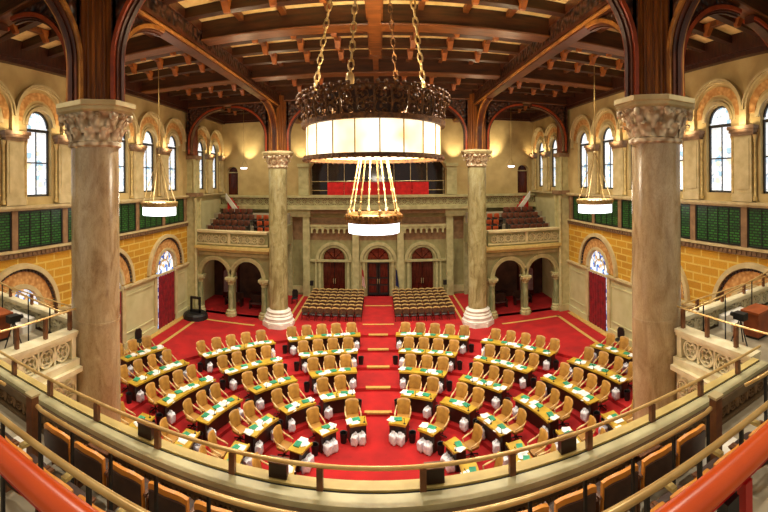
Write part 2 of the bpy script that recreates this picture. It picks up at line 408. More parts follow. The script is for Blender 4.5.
WIN_L = [6.4, 9.63, 12.86, 16.09, 19.32, 22.55, 25.78, 30.55, 33.4]
DOOR_L = [5.1, 11.6, 18.1, 24.6]
WINZ = (9.5, 12.75, .68)
nwin = 0; ndoor = 0
for s in (-1, 1):
    sd = SIDE[s]
    WIN_Y = [y-(.22 if s > 0 and y < 28 else 0) for y in WIN_L]; DOOR_Y = [y-(1.05 if s > 0 else 0) for y in DOOR_L]
    xf = lambda p, s=s: (s*(L-p[1]), p[0], p[2])
    mb = MB(xf)
    ops = [(y, .78, 9.5, 12.85, .78) for y in WIN_Y]+[(y, 1.32, 0, 4.0, 1.25) for y in DOOR_Y]
    wall_panel(mb, 1.0, 28.3, [(0,3.8,0),(3.8,7.05,1),(7.05,9.1,2),(9.1,15.9,3)], [o for o in ops if o[0] < 28], .5)
    wall_panel(mb, 28.3, YB, [(0,9.1,0),(9.1,15.9,3)], [o for o in ops if o[0] > 28], .5)
    struct(mb.build('wall_'+sd, [dado, blocks, greenframe, plaster]))
    # windows
    for i, y in enumerate(WIN_Y):
        nwin += 1
        root = empty('window_%d' % nwin, (s*(L+.3), y, 9.5)); root['kind'] = 'structure'
        m1 = MB(xf); m1.prism(arch_pts(y, .78, 9.5, 12.85, .78), -.32, -.30)
        m1.build('window_glass', glass, root, world=True)
        m2 = MB(xf)
        m2.ring(y, 12.85, .7, .78, -.3, -.2, 0, pi, 16)
        for a in (-.78, .7): m2.box(y+a, y+a+.08, -.3, -.2, 9.5, 12.75)
        m2.box(y-.78, y+.78, -.3, -.2, 9.5, 9.6); m2.box(y-.78, y+.78, -.3, -.18, 12.62, 12.75); m2.box(y-.78, y+.78, -.3, -.22, 11.1, 11.16); m2.box(y-.02, y+.02, -.3, -.24, 9.6, 12.62)
        m2.build('window_frame', frame_dk, root, world=True)
    # stonework round the windows
    mb = MB(xf)
    for y in WIN_Y:
        mb.ring(y, 12.87, .79, .93, 0, .12, 0, pi, 20); mb.ring(y, 12.87, .97, 1.06, 0, .05, 0, pi, 20)
        mb.ring(y, 13.22, 1.42, 1.51, 0, .2, 0, pi, 24); mb.ring(y, 13.22, 1.53, 1.62, 0, .28, 0, pi, 24)
        for q in (-1, 1): mb.box(y+q*1.52-.1, y+q*1.52+.1, 0, .2, 12.5, 13.22)
    trim(mb, cream, 40)
    mb = MB(xf)
    for y in WIN_Y: mb.ring(y, 13.05, 1.06, 1.44, 0, .03, 0, pi, 24)
    trim(mb, ochre)
    # pilasters and colonettes between windows
    piers = [(a+b_)/2 for a, b_ in zip(WIN_Y[:6], WIN_Y[1:7])]+[31.97, 34.75]
    mb = MB(xf)
    for y in piers:
        h = .5 if y < 34 else .3
        mb.box(y-h, y+h, 0, .22, 9.15, 12.15); mb.box(y-h-.06, y+h+.06, 0, .28, 9.15, 9.5)
        mb.box(y-h+.12, y+h-.12, .22, .25, 9.7, 11.95)
    trim(mb, cream)
    mb = MB(xf)
    for y in piers:
        h = .5 if y < 34 else .3
        mb.box(y-h-.2, y+h+.2, 0, .34, 12.2, 12.34); mb.box(y-h-.26, y+h+.26, 0, .40, 12.34, 12.5); mb.box(y-h-.14, y+h+.14, 0, .29, 12.08, 12.2)
    trim(mb, greenframe)
    mb = MB(xf)
    for y in piers:
        h = .5 if y < 34 else .3
        for q in (-1, 1):
            yy = y+q*(h+.13)
            mb.lathe([(.11,9.2),(.11,9.35),(.06,9.42),(.055,11.75),(.08,11.8),(.07,11.85),(.13,12.08)], yy, .12, 10)
    trim(mb, wood_gold if False else mat('gilt_stone_'+sd, srgb(214,190,122), srgb(170,140,80), 5, .45), 40)
    # sill course, board shelf, dado cornice, baseboard
    mb = MB(xf)
    mb.box(1, YB, 0, .30, 9.0, 9.12); mb.box(1, YB, 0, .2, 8.9, 9.0)
    for v0, v1, d in ((6.98,7.1,.16),(3.78,3.9,.22),(3.66,3.78,.12)):
        if v0 > 6: mb.box(1, 28.0, 0, d, v0, v1)
        else:
            ys = [1]+[z for y in DOOR_Y for z in (y-1.32, y+1.32)]+[28.0]
            for a, b_ in zip(ys[::2], ys[1::2]): mb.box(a, b_, 0, d, v0, v1)
    trim(mb, cream)
    mb = MB(xf)
    mb.box(1, 28.0, 0, .1, 6.72, 6.98)
    y = 1.1
    while y < 27.9: mb.box(y, y+.14, .1, .15, 6.78, 6.93); y += .28
    trim(mb, mat('brown_frieze_'+sd, srgb(128,98,66), srgb(92,68,44), 6, .7))
    ys = [1]+[z for y in DOOR_Y for z in (y-1.34, y+1.34)]+[28.0]
    mb = MB(xf)
    for a, b_ in zip(ys[::2], ys[1::2]):
        mb.box(a, b_, 0, .12, 0, .45)
        w = b_-a
        for q0, q1 in ((a+.3, b_-.3),):
            mb.box(q0, q1, 0, .05, .9, .98); mb.box(q0, q1, 0, .05, 3.2, 3.28); mb.box(q0, q0+.08, 0, .05, .98, 3.2); mb.box(q1-.08, q1, 0, .05, .98, 3.2)
    b_o = struct(mb.build('baseboard_'+sd, dado))
    # arched doorways with curtains
    mb = MB(xf); m3 = MB(xf); m4 = MB(xf)
    for y in DOOR_Y:
        mb.ring(y, 4.0, 1.3, 1.5, 0, .12, 0, pi, 24); mb.ring(y, 4.0, 2.22, 2.45, 0, .2, 0, pi, 32)
        m3.ring(y, 4.0, 1.45, 2.08, 0, .05, 0, pi, 32)
        for k in range(30):
            a = pi*(k+.5)/30; m4.ring(y, 4.0, 2.08, 2.2, 0, .11, a-.033, a+.033, 2)
        for q in (-1, 1):
            mb.box(y+q*1.42-.17, y+q*1.42+.17, 0, .1, 0.45, 3.66)
    trim(mb, cream, 40); trim(m3, ochre); trim(m4, mat('dark_voussoir_'+sd, srgb(70,56,50), srgb(44,36,34), 5, .7))
    for i, y in enumerate(DOOR_Y):
        ndoor += 1
        root = empty('door_%d' % ndoor, (s*(L+.15), y, 0)); root['kind'] = 'structure'
        m1 = MB(xf); m1.prism(arch_pts(y, 1.32, 0, 4.0, 1.25), -.18, -.16); m1.build('door_glass', glass_b, root, world=True)
        m2 = MB(xf); m2.ring(y, 4.0, .62, .68, -.16, -.1, 0, pi, 16)
        for k in range(1, 6):
            a = pi*k/6; m2.tube([(y+.65*cos(a), -.13, 4.0+.65*sin(a)), (y+1.25*cos(a), -.13, 4.0+1.19*sin(a))], .03, 4)
        m2.box(y-1.32, y+1.32, -.16, -.02, 3.62, 3.74)
        m2.build('door_frame', cream, root, world=True)
        if i >= 2:
            c = MB(xf); nn = 44; w0, w1 = y-1.0, y+1.3
            vs = []; fs = []
            for k in range(nn+1):
                t = k/nn; dd = .02+.05*sin(t*2*pi*7)+.02*sin(t*31)
                vs += [(w0+(w1-w0)*t, dd, .04), (w0+(w1-w0)*t, dd, 3.62), (w0+(w1-w0)*t, dd-.03, 3.62), (w0+(w1-w0)*t, dd-.03, .04)]
            for k in range(nn):
                for q in range(4): fs.append((k*4+q, k*4+(q+1)%4, (k+1)*4+(q+1)%4, (k+1)*4+q))
            c.add(vs, fs)
            tag(c.build('door_curtain', redc, smooth=60), 'dark red curtain in the arched doorway %s on the %s wall' % ('nearest the back arcade' if i == 3 else 'hidden behind the near column', sd), 'curtain', 'red doorway curtains')
    # voting boards
    for i in range(len(piers[:6])+1):
        yc = WIN_Y[i]
        root = empty('voting_board', (s*(L-.06), yc, 7.12),
            'green lit name board on the %s wall, %s counting from the back arcade' % (sd, ORD[6-i]), 'voting board', 'voting boards of the %s wall' % sd)
        m1 = MB(xf); m1.box(yc-1.36, yc+1.36, .02, .06, 7.2, 8.8); m1.build('display_panel', boardm, root, world=True)
        m2 = MB(xf)
        for a in (-1.42, 1.36): m2.box(yc+a, yc+a+.06, .02, .11, 7.14, 8.86)
        m2.box(yc-1.36, yc+1.36, .02, .11, 7.14, 7.2); m2.box(yc-1.36, yc+1.36, .02, .11, 8.8, 8.86)
        for k in range(1, 4): m2.box(yc-1.36+2.72*k/4-.025, yc-1.36+2.72*k/4+.025, .06, .09, 7.2, 8.8)
        m2.build('board_frame', black, root, world=True)
    mb = MB(xf)
    for y in [(a+b_)/2 for a, b_ in zip(WIN_Y[:6], WIN_Y[1:7])]+[27.35]: mb.box(y-.17, y+.17, 0, .14, 7.1, 8.9)
    trim(mb, pink)
    # clustered pier at the arcade line
    root = empty('wall_pier', (s*(L-.4), 28.3, 0), 'clustered stone pier where the %s wall meets the back arcade' % sd, 'pier')
    m1 = MB(xf); m1.box(27.9, 28.8, 0, .7, 0, 9.0); m1.box(27.8, 28.9, 0, .85, 0, .5)
    for q in (27.95, 28.75): m1.lathe([(.16,.5),(.13,.7),(.13,8.6),(.2,8.9)], q, .72, 10)
    m1.build('shaft', stone_lt, root, world=True, smooth=40)
    m1 = MB(xf); m1.box(27.95, 28.7, 0, .6, 9.3, 11.9)
    for q in (27.98, 28.3, 28.66): m1.lathe([(.16,9.3),(.13,9.5),(.13,11.7),(.2,11.9)], q, .62, 10)
    m1.build('upper_shaft', stone_lt, root, world=True, smooth=40)
    m1 = MB(xf); m1.box(27.75, 28.95, 0, .95, 9.0, 9.3); m1.box(27.8, 28.9, 0, .85, 11.9, 12.2)
    m1.build('capital', greenframe, root, world=True)
    m1 = MB(xf)
    for q, r in ((28.05,.14),(28.33,.2),(28.6,.14)): m1.lathe([(r,12.2),(r,15.9)], q, .5, 10)
    m1.box(28.0, 28.7, 0, .5, 12.2, 15.9)
    m1.build('timber_shaft', wood_red, root, world=True, smooth=40)
    # small wall lamps that wash the arches
    for y in piers:
        ld = bpy.data.lights.new('arch_washer', 'SPOT'); ld.energy = 95; ld.color = (1,.78,.48); ld.spot_size = radians(135); ld.spot_blend = .8; ld.shadow_soft_size = .06
        lo = bpy.data.objects.new('arch_washer', ld); COL.objects.link(lo); lo.location = (s*(L-.85), y, 12.35)
        lo.rotation_euler = (Vector((s*.7, 0, .75))).to_track_quat('-Z','Y').to_euler()

# back wall: lower and upper storeys
BD = [-3.9, 0, 3.9]
mb = MB(lambda p: (p[0], YB-p[1], p[2]))
ops = [(x, .98, 0, 3.15, 1.1) for x in BD]+[(s*13.35, .55, 8.9, 11.0, .55) for s in (-1,1)]+[(0, 6.0, 8.9, 11.2, 2.0)]
wall_panel(mb, -L, L, [(0,4.9,0),(4.9,6.9,1),(6.9,8.3,0),(8.3,16.2,2)], ops, .6)
struct(mb.build('wall_back', [stone, pink, plaster]))
xb = lambda p: (p[0], YB-p[1], p[2])
# stone trim of the door wall
mb = MB(xb)
for x in BD:
    mb.ring(x, 3.15, 1.12, 1.28, 0, .14, 0, pi, 20); mb.ring(x, 3.15, 1.34, 1.62, 0, .22, 0, pi, 24)
    for q in (-1, 1): mb.box(x+q*1.26-.1, x+q*1.26+.1, 0, .12, 0, 3.05); mb.box(x+q*1.6-.07, x+q*1.6+.07, 0, .16, 0, 3.05)
for x in (-1.95, 1.95): mb.box(x-.28, x+.28, 0, .4, 0, 6.0); mb.box(x-.36, x+.36, 0, .48, 0, .4)
for q in (-1, 1):
    mb.box(min(q*6.0,q*6.6), max(q*6.0,q*6.6), 0, .45, 0, 7.6); mb.box(min(q*7.6,q*8.4), max(q*7.6,q*8.4), 0, .45, 0, 7.6)
    mb.box(min(q*6.6,q*7.6), max(q*6.6,q*7.6), 0, .1, .2, .8); mb.box(min(q*5.9,q*8.5), max(q*5.9,q*8.5), 0, .55, 7.0, 7.6)
mb.box(-6.0, 6.0, 0, .2, 3.02, 3.2)
mb.box(-6.0, 6.0, 0, .35, 6.1, 6.3)
k = 0; x = -5.9
while x < 5.8:
    mb.box(x, x+.16, 0, .33, 5.55, 6.1); mb.ring(x+.32, 5.78, .16, .32, 0, .3, 0, pi, 6); x += .48
trim(mb, stone_lt, 40)
mb = MB(xb); mb.box(-6.0, 6.0, 0, .3, 6.3, 6.42); mb.box(-6.0, 6.0, 0, .5, 7.3, 7.6); trim(mb, pink)
# doors in the back wall
for i, x in enumerate(BD):
    ndoor += 1
    root = empty('door_%d' % ndoor, (x, YB+.35, 0)); root['kind'] = 'structure'
    c = MB(xb); c.cur = 0
    for q in (-1, 1):
        xc = x+q*.505; c = MB(xb); c.box(xc-.475, xc+.475, -.42, -.34, .02, 3.0); c.cur = 1
        for v0, v1 in ((.25,.85),(1.0,1.45),(1.6,2.8)): c.box(xc-.32, xc+.32, -.345, -.31, v0, v1)
        c.build('door_leaf', [door_wood if i != 1 else dark_room, door_wood], root, world=True)
    c = MB(xb); c.prism(arch_pts(x, .95, 3.15, 3.2, .98), -.42, -.38); c.build('fanlight', mat('fanlight_%d' % i, srgb(150,66,44), srgb(90,34,24), 5, .15), root, world=True)
    c = MB(xb); c.ring(x, 3.2, .93, 1.0, -.38, -.3, 0, pi, 20); c.box(x-.98, x+.98, -.38, -.3, 3.0, 3.14)
    for k in range(1, 4): a = pi*k/4; c.tube([(x,-.34,3.2),(x+.95*cos(a),-.34,3.2+.95*sin(a))], .03, 4)
    c.build('door_frame', door_wood, root, world=True)
    for q in (-.08, .08): c = MB(xb); c.tube([(x+q,-.30,1.0),(x+q,-.22,1.05),(x+q,-.22,1.4),(x+q,-.30,1.45)], .02, 6); c.build('door_handle', brass, root, world=True)

# tracery: rows of pierced circles between rails, drawn in a frame
def tracery(mb, u0, u1, v0, v1, d0, d1, step=None):
    h = v1-v0; n = max(1, round((u1-u0)/(step or h*1.02))); w = (u1-u0)/n; R = min(h, w)/2
    for i in range(n):
        uc = u0+w*(i+.5); vc = (v0+v1)/2
        mb.ring(uc, vc, R*.8, R*.98, d0, d1, 0, 2*pi, 14)
        for k in range(4):
            a = pi/4+k*pi/2
            mb.ring(uc+R*.42*cos(a), vc+R*.42*sin(a), R*.24, R*.36, d0, d1-.01*(1 if d1 > d0 else -1), 0, 2*pi, 8)
        if i: mb.box(uc-w/2-.03, uc-w/2+.03, min(d0,d1), max(d0,d1), v0, v1)

# upper gallery parapet running along the back wall
root = empty('upper_parapet', (0, YB-.5, 8.3), 'long stone parapet with pierced circles below the dark upper opening', 'parapet')
c = MB(xb); c.box(-L+.02, L-.02, .02, .72, 8.68, 8.86); c.build('coping', stone_lt, root, world=True)
c = MB(xb); c.box(-L+.02, L-.02, .02, .5, 7.95, 8.68); c.build('panel', pink, root, world=True)
c = MB(xb); tracery(c, -L+.1, L-.1, 8.05, 8.62, .5, .6); c.box(-L+.05, L-.05, .5, .62, 7.95, 8.05); c.build('tracery', stone_lt, root, world=True)
c = MB(xb); c.box(-L+.02, L-.02, .02, .8, 7.65, 7.95); c.build('cornice', stone_lt, root, world=True)
# dark room behind the upper opening
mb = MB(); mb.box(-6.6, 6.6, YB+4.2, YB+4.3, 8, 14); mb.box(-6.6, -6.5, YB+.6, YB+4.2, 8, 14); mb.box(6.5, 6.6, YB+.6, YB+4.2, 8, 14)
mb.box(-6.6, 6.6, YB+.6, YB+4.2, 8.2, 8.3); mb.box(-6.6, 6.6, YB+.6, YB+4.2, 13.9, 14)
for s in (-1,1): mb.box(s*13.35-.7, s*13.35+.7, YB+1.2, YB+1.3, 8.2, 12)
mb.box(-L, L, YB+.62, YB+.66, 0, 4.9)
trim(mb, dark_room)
root = empty('glazed_screen', (0, YB+.4, 8.9), 'dark glazed screen with thin rails in the upper opening', 'screen')
c = MB(); 
for z in (9.3, 10.1): c.tube([(-5.95, YB+.25, z), (5.95, YB+.25, z)], .03, 6)
for k in range(9): c.box(-5.9+k*1.47-.02, -5.9+k*1.47+.02, YB+.3, YB+.34, 8.9, 12)
c.build('rail', brass, root, world=True)
gl = MB(); gl.box(-5.98, 5.98, YB+.5, YB+.52, 8.9, 12.6); gl.build('pane', mat('smoked_glass', srgb(24,16,14), srgb(44,26,20), .8, .08), root, world=True)
for k in range(6):
    c = MB(); x0 = -4.45+k*1.5; nn = 10; vs = []; fs = []
    for q in range(nn+1):
        t = q/nn; dd = YB+.12+.03*sin(t*2*pi*3+k)
        vs += [(x0+1.46*t, dd, 8.9), (x0+1.46*t, dd, 10.02), (x0+1.46*t, dd+.03, 10.02), (x0+1.46*t, dd+.03, 8.9)]
    for q in range(nn):
        for z in range(4): fs.append((q*4+z, q*4+(z+1)%4, (q+1)*4+(z+1)%4, (q+1)*4+z))
    c.add(vs, fs)
    tag(c.build('rail_drape', reddrape, smooth=60), 'bright red drape on the upper opening rail, %s from the left' % ORD[k], 'drape', 'red drapes in the upper opening')
mb = MB(xb)
for q in (-1, 1):
    mb.box(min(q*6.1,q*7.0), max(q*6.1,q*7.0), 0, .25, 8.9, 11.4); mb.box(min(q*6.0,q*7.1), max(q*6.0,q*7.1), 0, .35, 11.4, 11.7)
mb.ring(0, 11.2, 6.02, 6.3, 0, .18, 0, pi, 32, sv=.36)
trim(mb, stone_lt, 40)

# ------------------------------------------------------------------ back arcades and side balconies
XA0, XA1 = 8.25, 13.6
for s in (-1, 1):
    sd = SIDE[s]; YA = 28.5
    xa = lambda p, s=s: (s*p[0], YA-p[1], p[2])
    mb = MB(xa)
    wall_panel(mb, 7.7, L, [(0,4.75,0)], [(9.6, 1.12, 0, 2.9, 1.25), (12.25, 1.12, 0, 2.9, 1.25)], .5)
    struct(mb.build('wall_back_'+sd, [stone]))
    mb = MB(xa)
    for uc in (9.6, 12.25):
        mb.ring(uc, 2.9, 1.14, 1.28, 0, .1, 0, pi, 20, sv=1.1); mb.ring(uc, 2.9, 1.3, 1.46, 0, .16, 0, pi, 20, sv=1.08)
    mb.box(7.7, L-.7, 0, .12, 4.5, 4.72)
    trim(mb, stone_lt, 40)
    for k, uc in enumerate((8.3, 10.92, 13.5)):
        root = empty('arcade_column', (s*uc, YA+.2, 0), 'short green-grey arcade column, %s of the %s back arcade' % (['beside the big marble column','in the middle','next to the wall pier'][k], sd), 'column', 'columns of the back arcades')
        c = MB(); c.lathe([(.42,0),(.42,.25),(.34,.3),(.36,.42),(.26,.5)], s*uc, YA-.02, 8, pi/8); c.build('base', stone_lt, root, world=True)
        c = MB(); c.lathe([(.22,.5),(.2,2.35)], s*uc, YA-.02, 16); c.build('shaft', marble_g, root, world=True, smooth=40)
        c = MB(); c.lathe([(.22,2.35),(.25,2.4),(.22,2.44),(.38,2.75)], s*uc, YA-.02, 12)
        for q in range(8): a = q*pi/4; c.rbox((s*uc+.33*cos(a), YA-.02+.33*sin(a), 2.66), (.14,.14,.14), .6, 6, 4)
        c.lathe([(.52,2.75),(.52,2.92)], s*uc, YA-.02, 4, pi/4)
        c.build('capital', stone_lt, root, world=True)
    # parapet of the side balcony
    root = empty('balcony_parapet', (s*11, YA-.3, 4.75), 'stone balcony parapet with pierced circles above the %s back arcade' % sd, 'parapet')
    c = MB(xa); c.box(7.9, 13.65, -.1, .62, 6.3, 6.45); c.build('coping', cream, root, world=True)
    c = MB(xa); c.box(7.9, 13.6, 0, .38, 5.3, 6.3); c.build('panel', stone, root, world=True)
    c = MB(xa); tracery(c, 8.1, 10.75, 5.55, 6.12, .38, .5); tracery(c, 11.0, 13.55, 5.55, 6.12, .38, .5); c.box(7.9, 13.6, .38, .5, 5.4, 5.52); c.box(10.77, 10.98, .38, .54, 5.4, 6.3)
    c.build('tracery', cream, root, world=True)
    c = MB(xa); c.box(7.7, 13.65, 0, .75, 5.08, 5.3); c.box(7.7, 13.65, 0, .5, 4.85, 5.08); c.build('cornice', ledge_y, root, world=True)
    # stepped balcony floor
    mb = MB()
    x0, x1 = (min(s*7.7, s*(L-.02)), max(s*7.7, s*(L-.02)))
    for k in range(6): mb.box(x0, x1, 28.9+k*.85, 28.9+(k+1)*.85+(1.4 if k == 5 else 0), 4.8, 5.2+.42*k)
    struct(trim(mb, gallery_floor))
    # inner side wall facing the nave
    mb = MB(); mb.box(min(s*7.5,s*7.7), max(s*7.5,s*7.7), 28.6, YB-.9, 4.75, 6.4); trim(mb, stone)
    # room below: dark back wall, partition
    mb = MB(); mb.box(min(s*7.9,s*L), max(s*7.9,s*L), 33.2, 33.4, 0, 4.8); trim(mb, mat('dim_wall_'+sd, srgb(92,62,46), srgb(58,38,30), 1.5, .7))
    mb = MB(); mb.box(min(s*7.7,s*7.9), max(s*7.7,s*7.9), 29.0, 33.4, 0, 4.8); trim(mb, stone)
    # stair up to the upper gallery
    root = empty('gallery_stair', (s*12.6, 34, 6.6), 'short carpeted stair rising to the upper level at the %s back corner' % sd, 'stair')
    c = MB()
    for k in range(6): c.box(min(s*(12.0+k*.2),s*(12.2+k*.2)), max(s*(12.0+k*.2),s*(12.2+k*.2)), 33.6, 34.4, 6.6, 7.4+k*.25)
    c.build('step', reddrape, root, world=True)
    c = MB(); 
    pts = [(12.0,7.5),(13.3,9.1),(13.3,8.6),(12.0,6.9)] if True else []
    c.add([(s*p[0],y,p[1]) for y in (33.4,33.6) for p in pts], [(0,1,2,3),(7,6,5,4),(0,4,5,1),(1,5,6,2),(2,6,7,3),(3,7,4,0)])
    c.build('balustrade', white_stone, root, world=True)
    ndoor += 1
    root = empty('door_%d' % ndoor, (s*13.35, YB+.4, 8.9)); root['kind'] = 'structure'
    c = MB(xb); c.prism(arch_pts(s*13.35, .55, 8.9, 11.0, .55), -.5, -.45); c.build('door_leaf', door_wood, root, world=True)
    c = MB(xb); c.ring(s*13.35, 11.0, .5, .58, -.45, -.35, 0, pi, 12); c.box(s*13.35-.55, s*13.35+.55, -.45, -.35, 10.95, 11.05); c.build('door_frame', cream, root, world=True)

# ------------------------------------------------------------------ great columns
def great_column(s, y, near):
    where = ('near %s' if near else 'far %s') % SIDE[s]
    root = empty('marble_column', (s*CX, y, 0), 'huge polished marble column with carved capital, the %s one' % where, 'column', 'four great marble columns')
    c = MB(); P = pi/8
    zb = -.85 if near else 0
    c.lathe([(1.16,0),(1.16,.28)], 0, 0, 8, P); c.lathe([(1.08,.28),(1.08,.36),(.98,.42),(.98,.6),(1.02,.62),(.9,.74),(.92,.82),(.8,.9),(.84,.98),(.86,1.04),(.72,1.14),(.68,1.18)], 0, 0, 32)
    if near: c.lathe([(1.2,floor_z(s*CX,y)),(1.2,0)], 0, 0, 8, P)
    c.build('base', white_stone, root, smooth=30)
    c = MB(); c.lathe([(.665,1.16),(.66,6.5),(.65,11.15)], 0, 0, 40, cap=False); c.lathe([(.672,6.48),(.672,6.56)], 0, 0, 40); c.build('shaft', marble_a if near else marble_far, root, smooth=40)
    cap = MB()
    cap.lathe([(.66,11.1),(.73,11.14),(.73,11.22),(.67,11.26),(.68,11.45),(.74,11.7),(.86,11.92),(.9,11.98)], 0, 0, 32)
    # two tiers of curled leaves and corner scrolls
    for tier, (nn, z0, r0, hgt, ww) in enumerate(((12, 11.26, .69, .34, .3), (12, 11.46, .72, .42, .34))):
        for k in range(nn):
            a = 2*pi*(k+.5*tier)/nn
            vs = []; fs = []
            prof = [(0,0,.8),(.03,.35,1),(.07,.7,.95),(.15,.95,.7),(.22,.98,.5),(.23,.84,.3)]
            for (o, t, wf) in prof:
                for q in (-1, -.4, 0, .4, 1):
                    rr = r0+o+(.04 if q == 0 else (.0 if abs(q) > .5 else .025)); da = q*ww*wf/2/rr
                    vs.append((rr*cos(a+da), rr*sin(a+da), z0+hgt*t))
            for i in range(len(prof)-1):
                for j in range(4): fs.append((i*5+j,i*5+j+1,(i+1)*5+j+1,(i+1)*5+j))
            cap.add(vs, fs)
    for k in range(8):
        a = P+k*pi/4
        cap.rbox((.99*cos(a), .99*sin(a), 11.86), (.16,.16,.2), .8, 8, 6)
    for k in range(8):
        a = k*pi/4; cap.rbox((.9*cos(a), .9*sin(a), 11.9), (.13,.13,.12), .8, 8, 6)
    co = cap.build('capital', leafstone, root, smooth=40)
    c = MB(); c.lathe([(.98,11.98),(1.08,12.02),(1.08,12.1),(1.14,12.12),(1.14,12.24),(1.0,12.27)], 0, 0, 8, P); c.build('abacus', cream, root)
    # timber cluster over the capital
    tp = empty('timber_post', (s*CX, y, 12.27), 'clustered timber post with curved braces standing on the %s column' % where, 'timber post', 'timber posts on the four columns')
    c = MB(); c.lathe([(.6,0),(.6,3.9)], 0, 0, 8, P)
    for k in range(8):
        a = k*pi/4
        for da in (-.17, .17): c.lathe([(.085,0),(.085,3.9)], .58*cos(a+da), .58*sin(a+da), 6)
    c.build('post', wood_post, tp, smooth=40)
    dirs = [((0,1),15.3,3.1),((0,-1),15.3,3.1),((-s,0),15.68,3.3),((s,0),15.62,3.15)]
    for (dx, dy), top, run in dirs:
        zt = top-12.27; xfm = (lambda p, dx=dx, dy=dy: (p[0]*dx-p[1]*dy, p[0]*dy+p[1]*dx, p[2]))
        o0 = .8; R = run-.5; ST = 1.05; T0 = pi/2*.2
        def curve(t, off=0):
            if t < T0: return (o0-off, ST*t/T0)
            q = (t-T0)/(pi/2-T0)*pi/2
            return (o0+R-(R+off)*cos(q), ST+(zt-ST+off)*sin(q))
        nn = 20
        def rib(off0, off1, w0, w1, m_, name, par):
            b_ = MB(xfm); vs = []; fs = []
            for i in range(nn+1):
                t = pi/2*i/nn
                for off, w in ((off0,w0),(off1,w0),(off1,w1),(off0,w1)):
                    x, z = curve(t, off); vs.append((x, w, z))
            for i in range(nn):
                for q in range(4): fs.append((i*4+q, i*4+(q+1)%4, (i+1)*4+(q+1)%4, (i+1)*4+q))
            fs += [(0,1,2,3),(nn*4+3,nn*4+2,nn*4+1,nn*4)]
            b_.add(vs, fs); return b_.build(name, m_, par)
        br = rib(-.1, .12, -.16, .16, wood_rib, 'curved_brace', tp)
        rib(-.05, .07, -.24, -.16, wood_gold if dy else wood_arch, 'edge_moulding', br); rib(-.05, .07, .16, .24, wood_gold if dy else wood_arch, 'edge_moulding', br); rib(-.15, -.1, -.05, .05, wood_dark, 'centre_bead', br)
        # carved spandrel
        b_ = MB(xfm); vs = []; fs = []
        for i in range(nn+1):
            t = pi/2*i/nn; x, z = curve(t, .1)
            zz = 3.9
            for w in (-.1, .1): vs += [(x, w, z), (x, w, zz)]
        for i in range(nn):
            a = i*4; b2 = a+4
            fs += [(a,a+1,b2+1,b2),(a+2,b2+2,b2+3,a+3)]
        b_.add(vs, fs); b_.box(.5, o0+.02, -.1, .1, 0, 3.9); sp_ = b_.build('spandrel', wood_carved, tp)
    return root
for s in (-1, 1):
    great_column(s, YN, True); great_column(s, YF, False)
# arch braces springing from the walls
for s in (-1, 1):
    for y, nm in ((YN, 'near'), (YF, 'far')):
        root = empty('wall_brace', (s*(L-.1), y, 12.3), 'curved timber brace rising from the %s wall opposite the %s column' % (SIDE[s], nm), 'timber brace', 'wall braces')
        xfm = lambda p, s=s: (-s*p[0], p[1], p[2]); nn = 20; R = 2.75; zt = 3.32; o0 = .35; ST = .9; T0 = pi/2*.2
        def wc(t, off):
            if t < T0: return (o0-off, ST*t/T0)
            q = (t-T0)/(pi/2-T0)*pi/2
            return (o0+R-(R+off)*cos(q), ST+(zt-ST+off)*sin(q))
        for off0, off1, w0, w1, m_, name in ((-.12,.14,-.2,.2,wood_rib,'curved_brace'),(-.05,.06,-.29,-.2,wood_arch,'edge_moulding'),(-.05,.06,.2,.29,wood_arch,'edge_moulding')):
            b_ = MB(xfm); vs = []; fs = []
            for i in range(nn+1):
                t = pi/2*i/nn
                for off, w in ((off0,w0),(off1,w0),(off1,w1),(off0,w1)): x, z = wc(t, off); vs.append((x, w, z))
            for i in range(nn):
                for q in range(4): fs.append((i*4+q, i*4+(q+1)%4, (i+1)*4+(q+1)%4, (i+1)*4+q))
            fs += [(0,1,2,3),(nn*4+3,nn*4+2,nn*4+1,nn*4)]
            b_.add(vs, fs); b_.build(name, m_, root)
        b_ = MB(xfm); vs = []; fs = []
        for i in range(nn+1):
            t = pi/2*i/nn; x, z = wc(t, .1)
            for w in (-.1, .1): vs += [(x, w, z), (x, w, 3.9)]
        for i in range(nn):
            a = i*4; b2 = a+4; fs += [(a,a+1,b2+1,b2),(a+2,b2+2,b2+3,a+3)]
        b_.add(vs, fs); b_.box(.1, o0, -.1, .1, 0, 3.9); b_.build('spandrel', wood_carved, root)

# ------------------------------------------------------------------ ceiling
mb = MB(); mb.box(-L-.2, L+.2, 0, YB+.2, 16.56, 16.9); struct(mb.build('ceiling', coffer))
for s in (-1, 1):
    root = empty('arcade_girder', (s*CX, 18, 15.3), 'deep carved lengthwise girder joining the %s columns' % SIDE[s], 'beam', 'lengthwise girders')
    c = MB(); c.box(s*CX-.22, s*CX+.22, 1, YB, 15.3, 15.5); c.box(s*CX-.34, s*CX+.34, 1, YB, 15.5, 15.62); c.box(s*CX-.32, s*CX+.32, 1, YB, 16.2, 16.55); c.build('rail', wood_rib, root, world=True)
    c = MB(); c.box(s*CX-.26, s*CX+.26, 1, YB, 15.62, 16.2); c.build('carved_face', wood_carved, root, world=True)
    c = MB()
    for q in (-1, 1): c.tube([(s*CX+q*.24, 1, 15.42), (s*CX+q*.24, YB, 15.42)], .07, 6)
    c.build('moulding', wood_gold, root, world=True)
    mb = MB(lambda p, s=s: (s*(L-p[1]), p[0], p[2])); mb.box(1, YB, 0, .3, 15.55, 15.75); mb.box(1, YB, 0, .45, 15.75, 16.55); trim(mb, wood_dark)
mb = MB(xb); mb.box(-L, L, 0, .4, 15.75, 16.55); mb.box(-L, L, 0, .25, 15.6, 15.75); trim(mb, wood_dark)
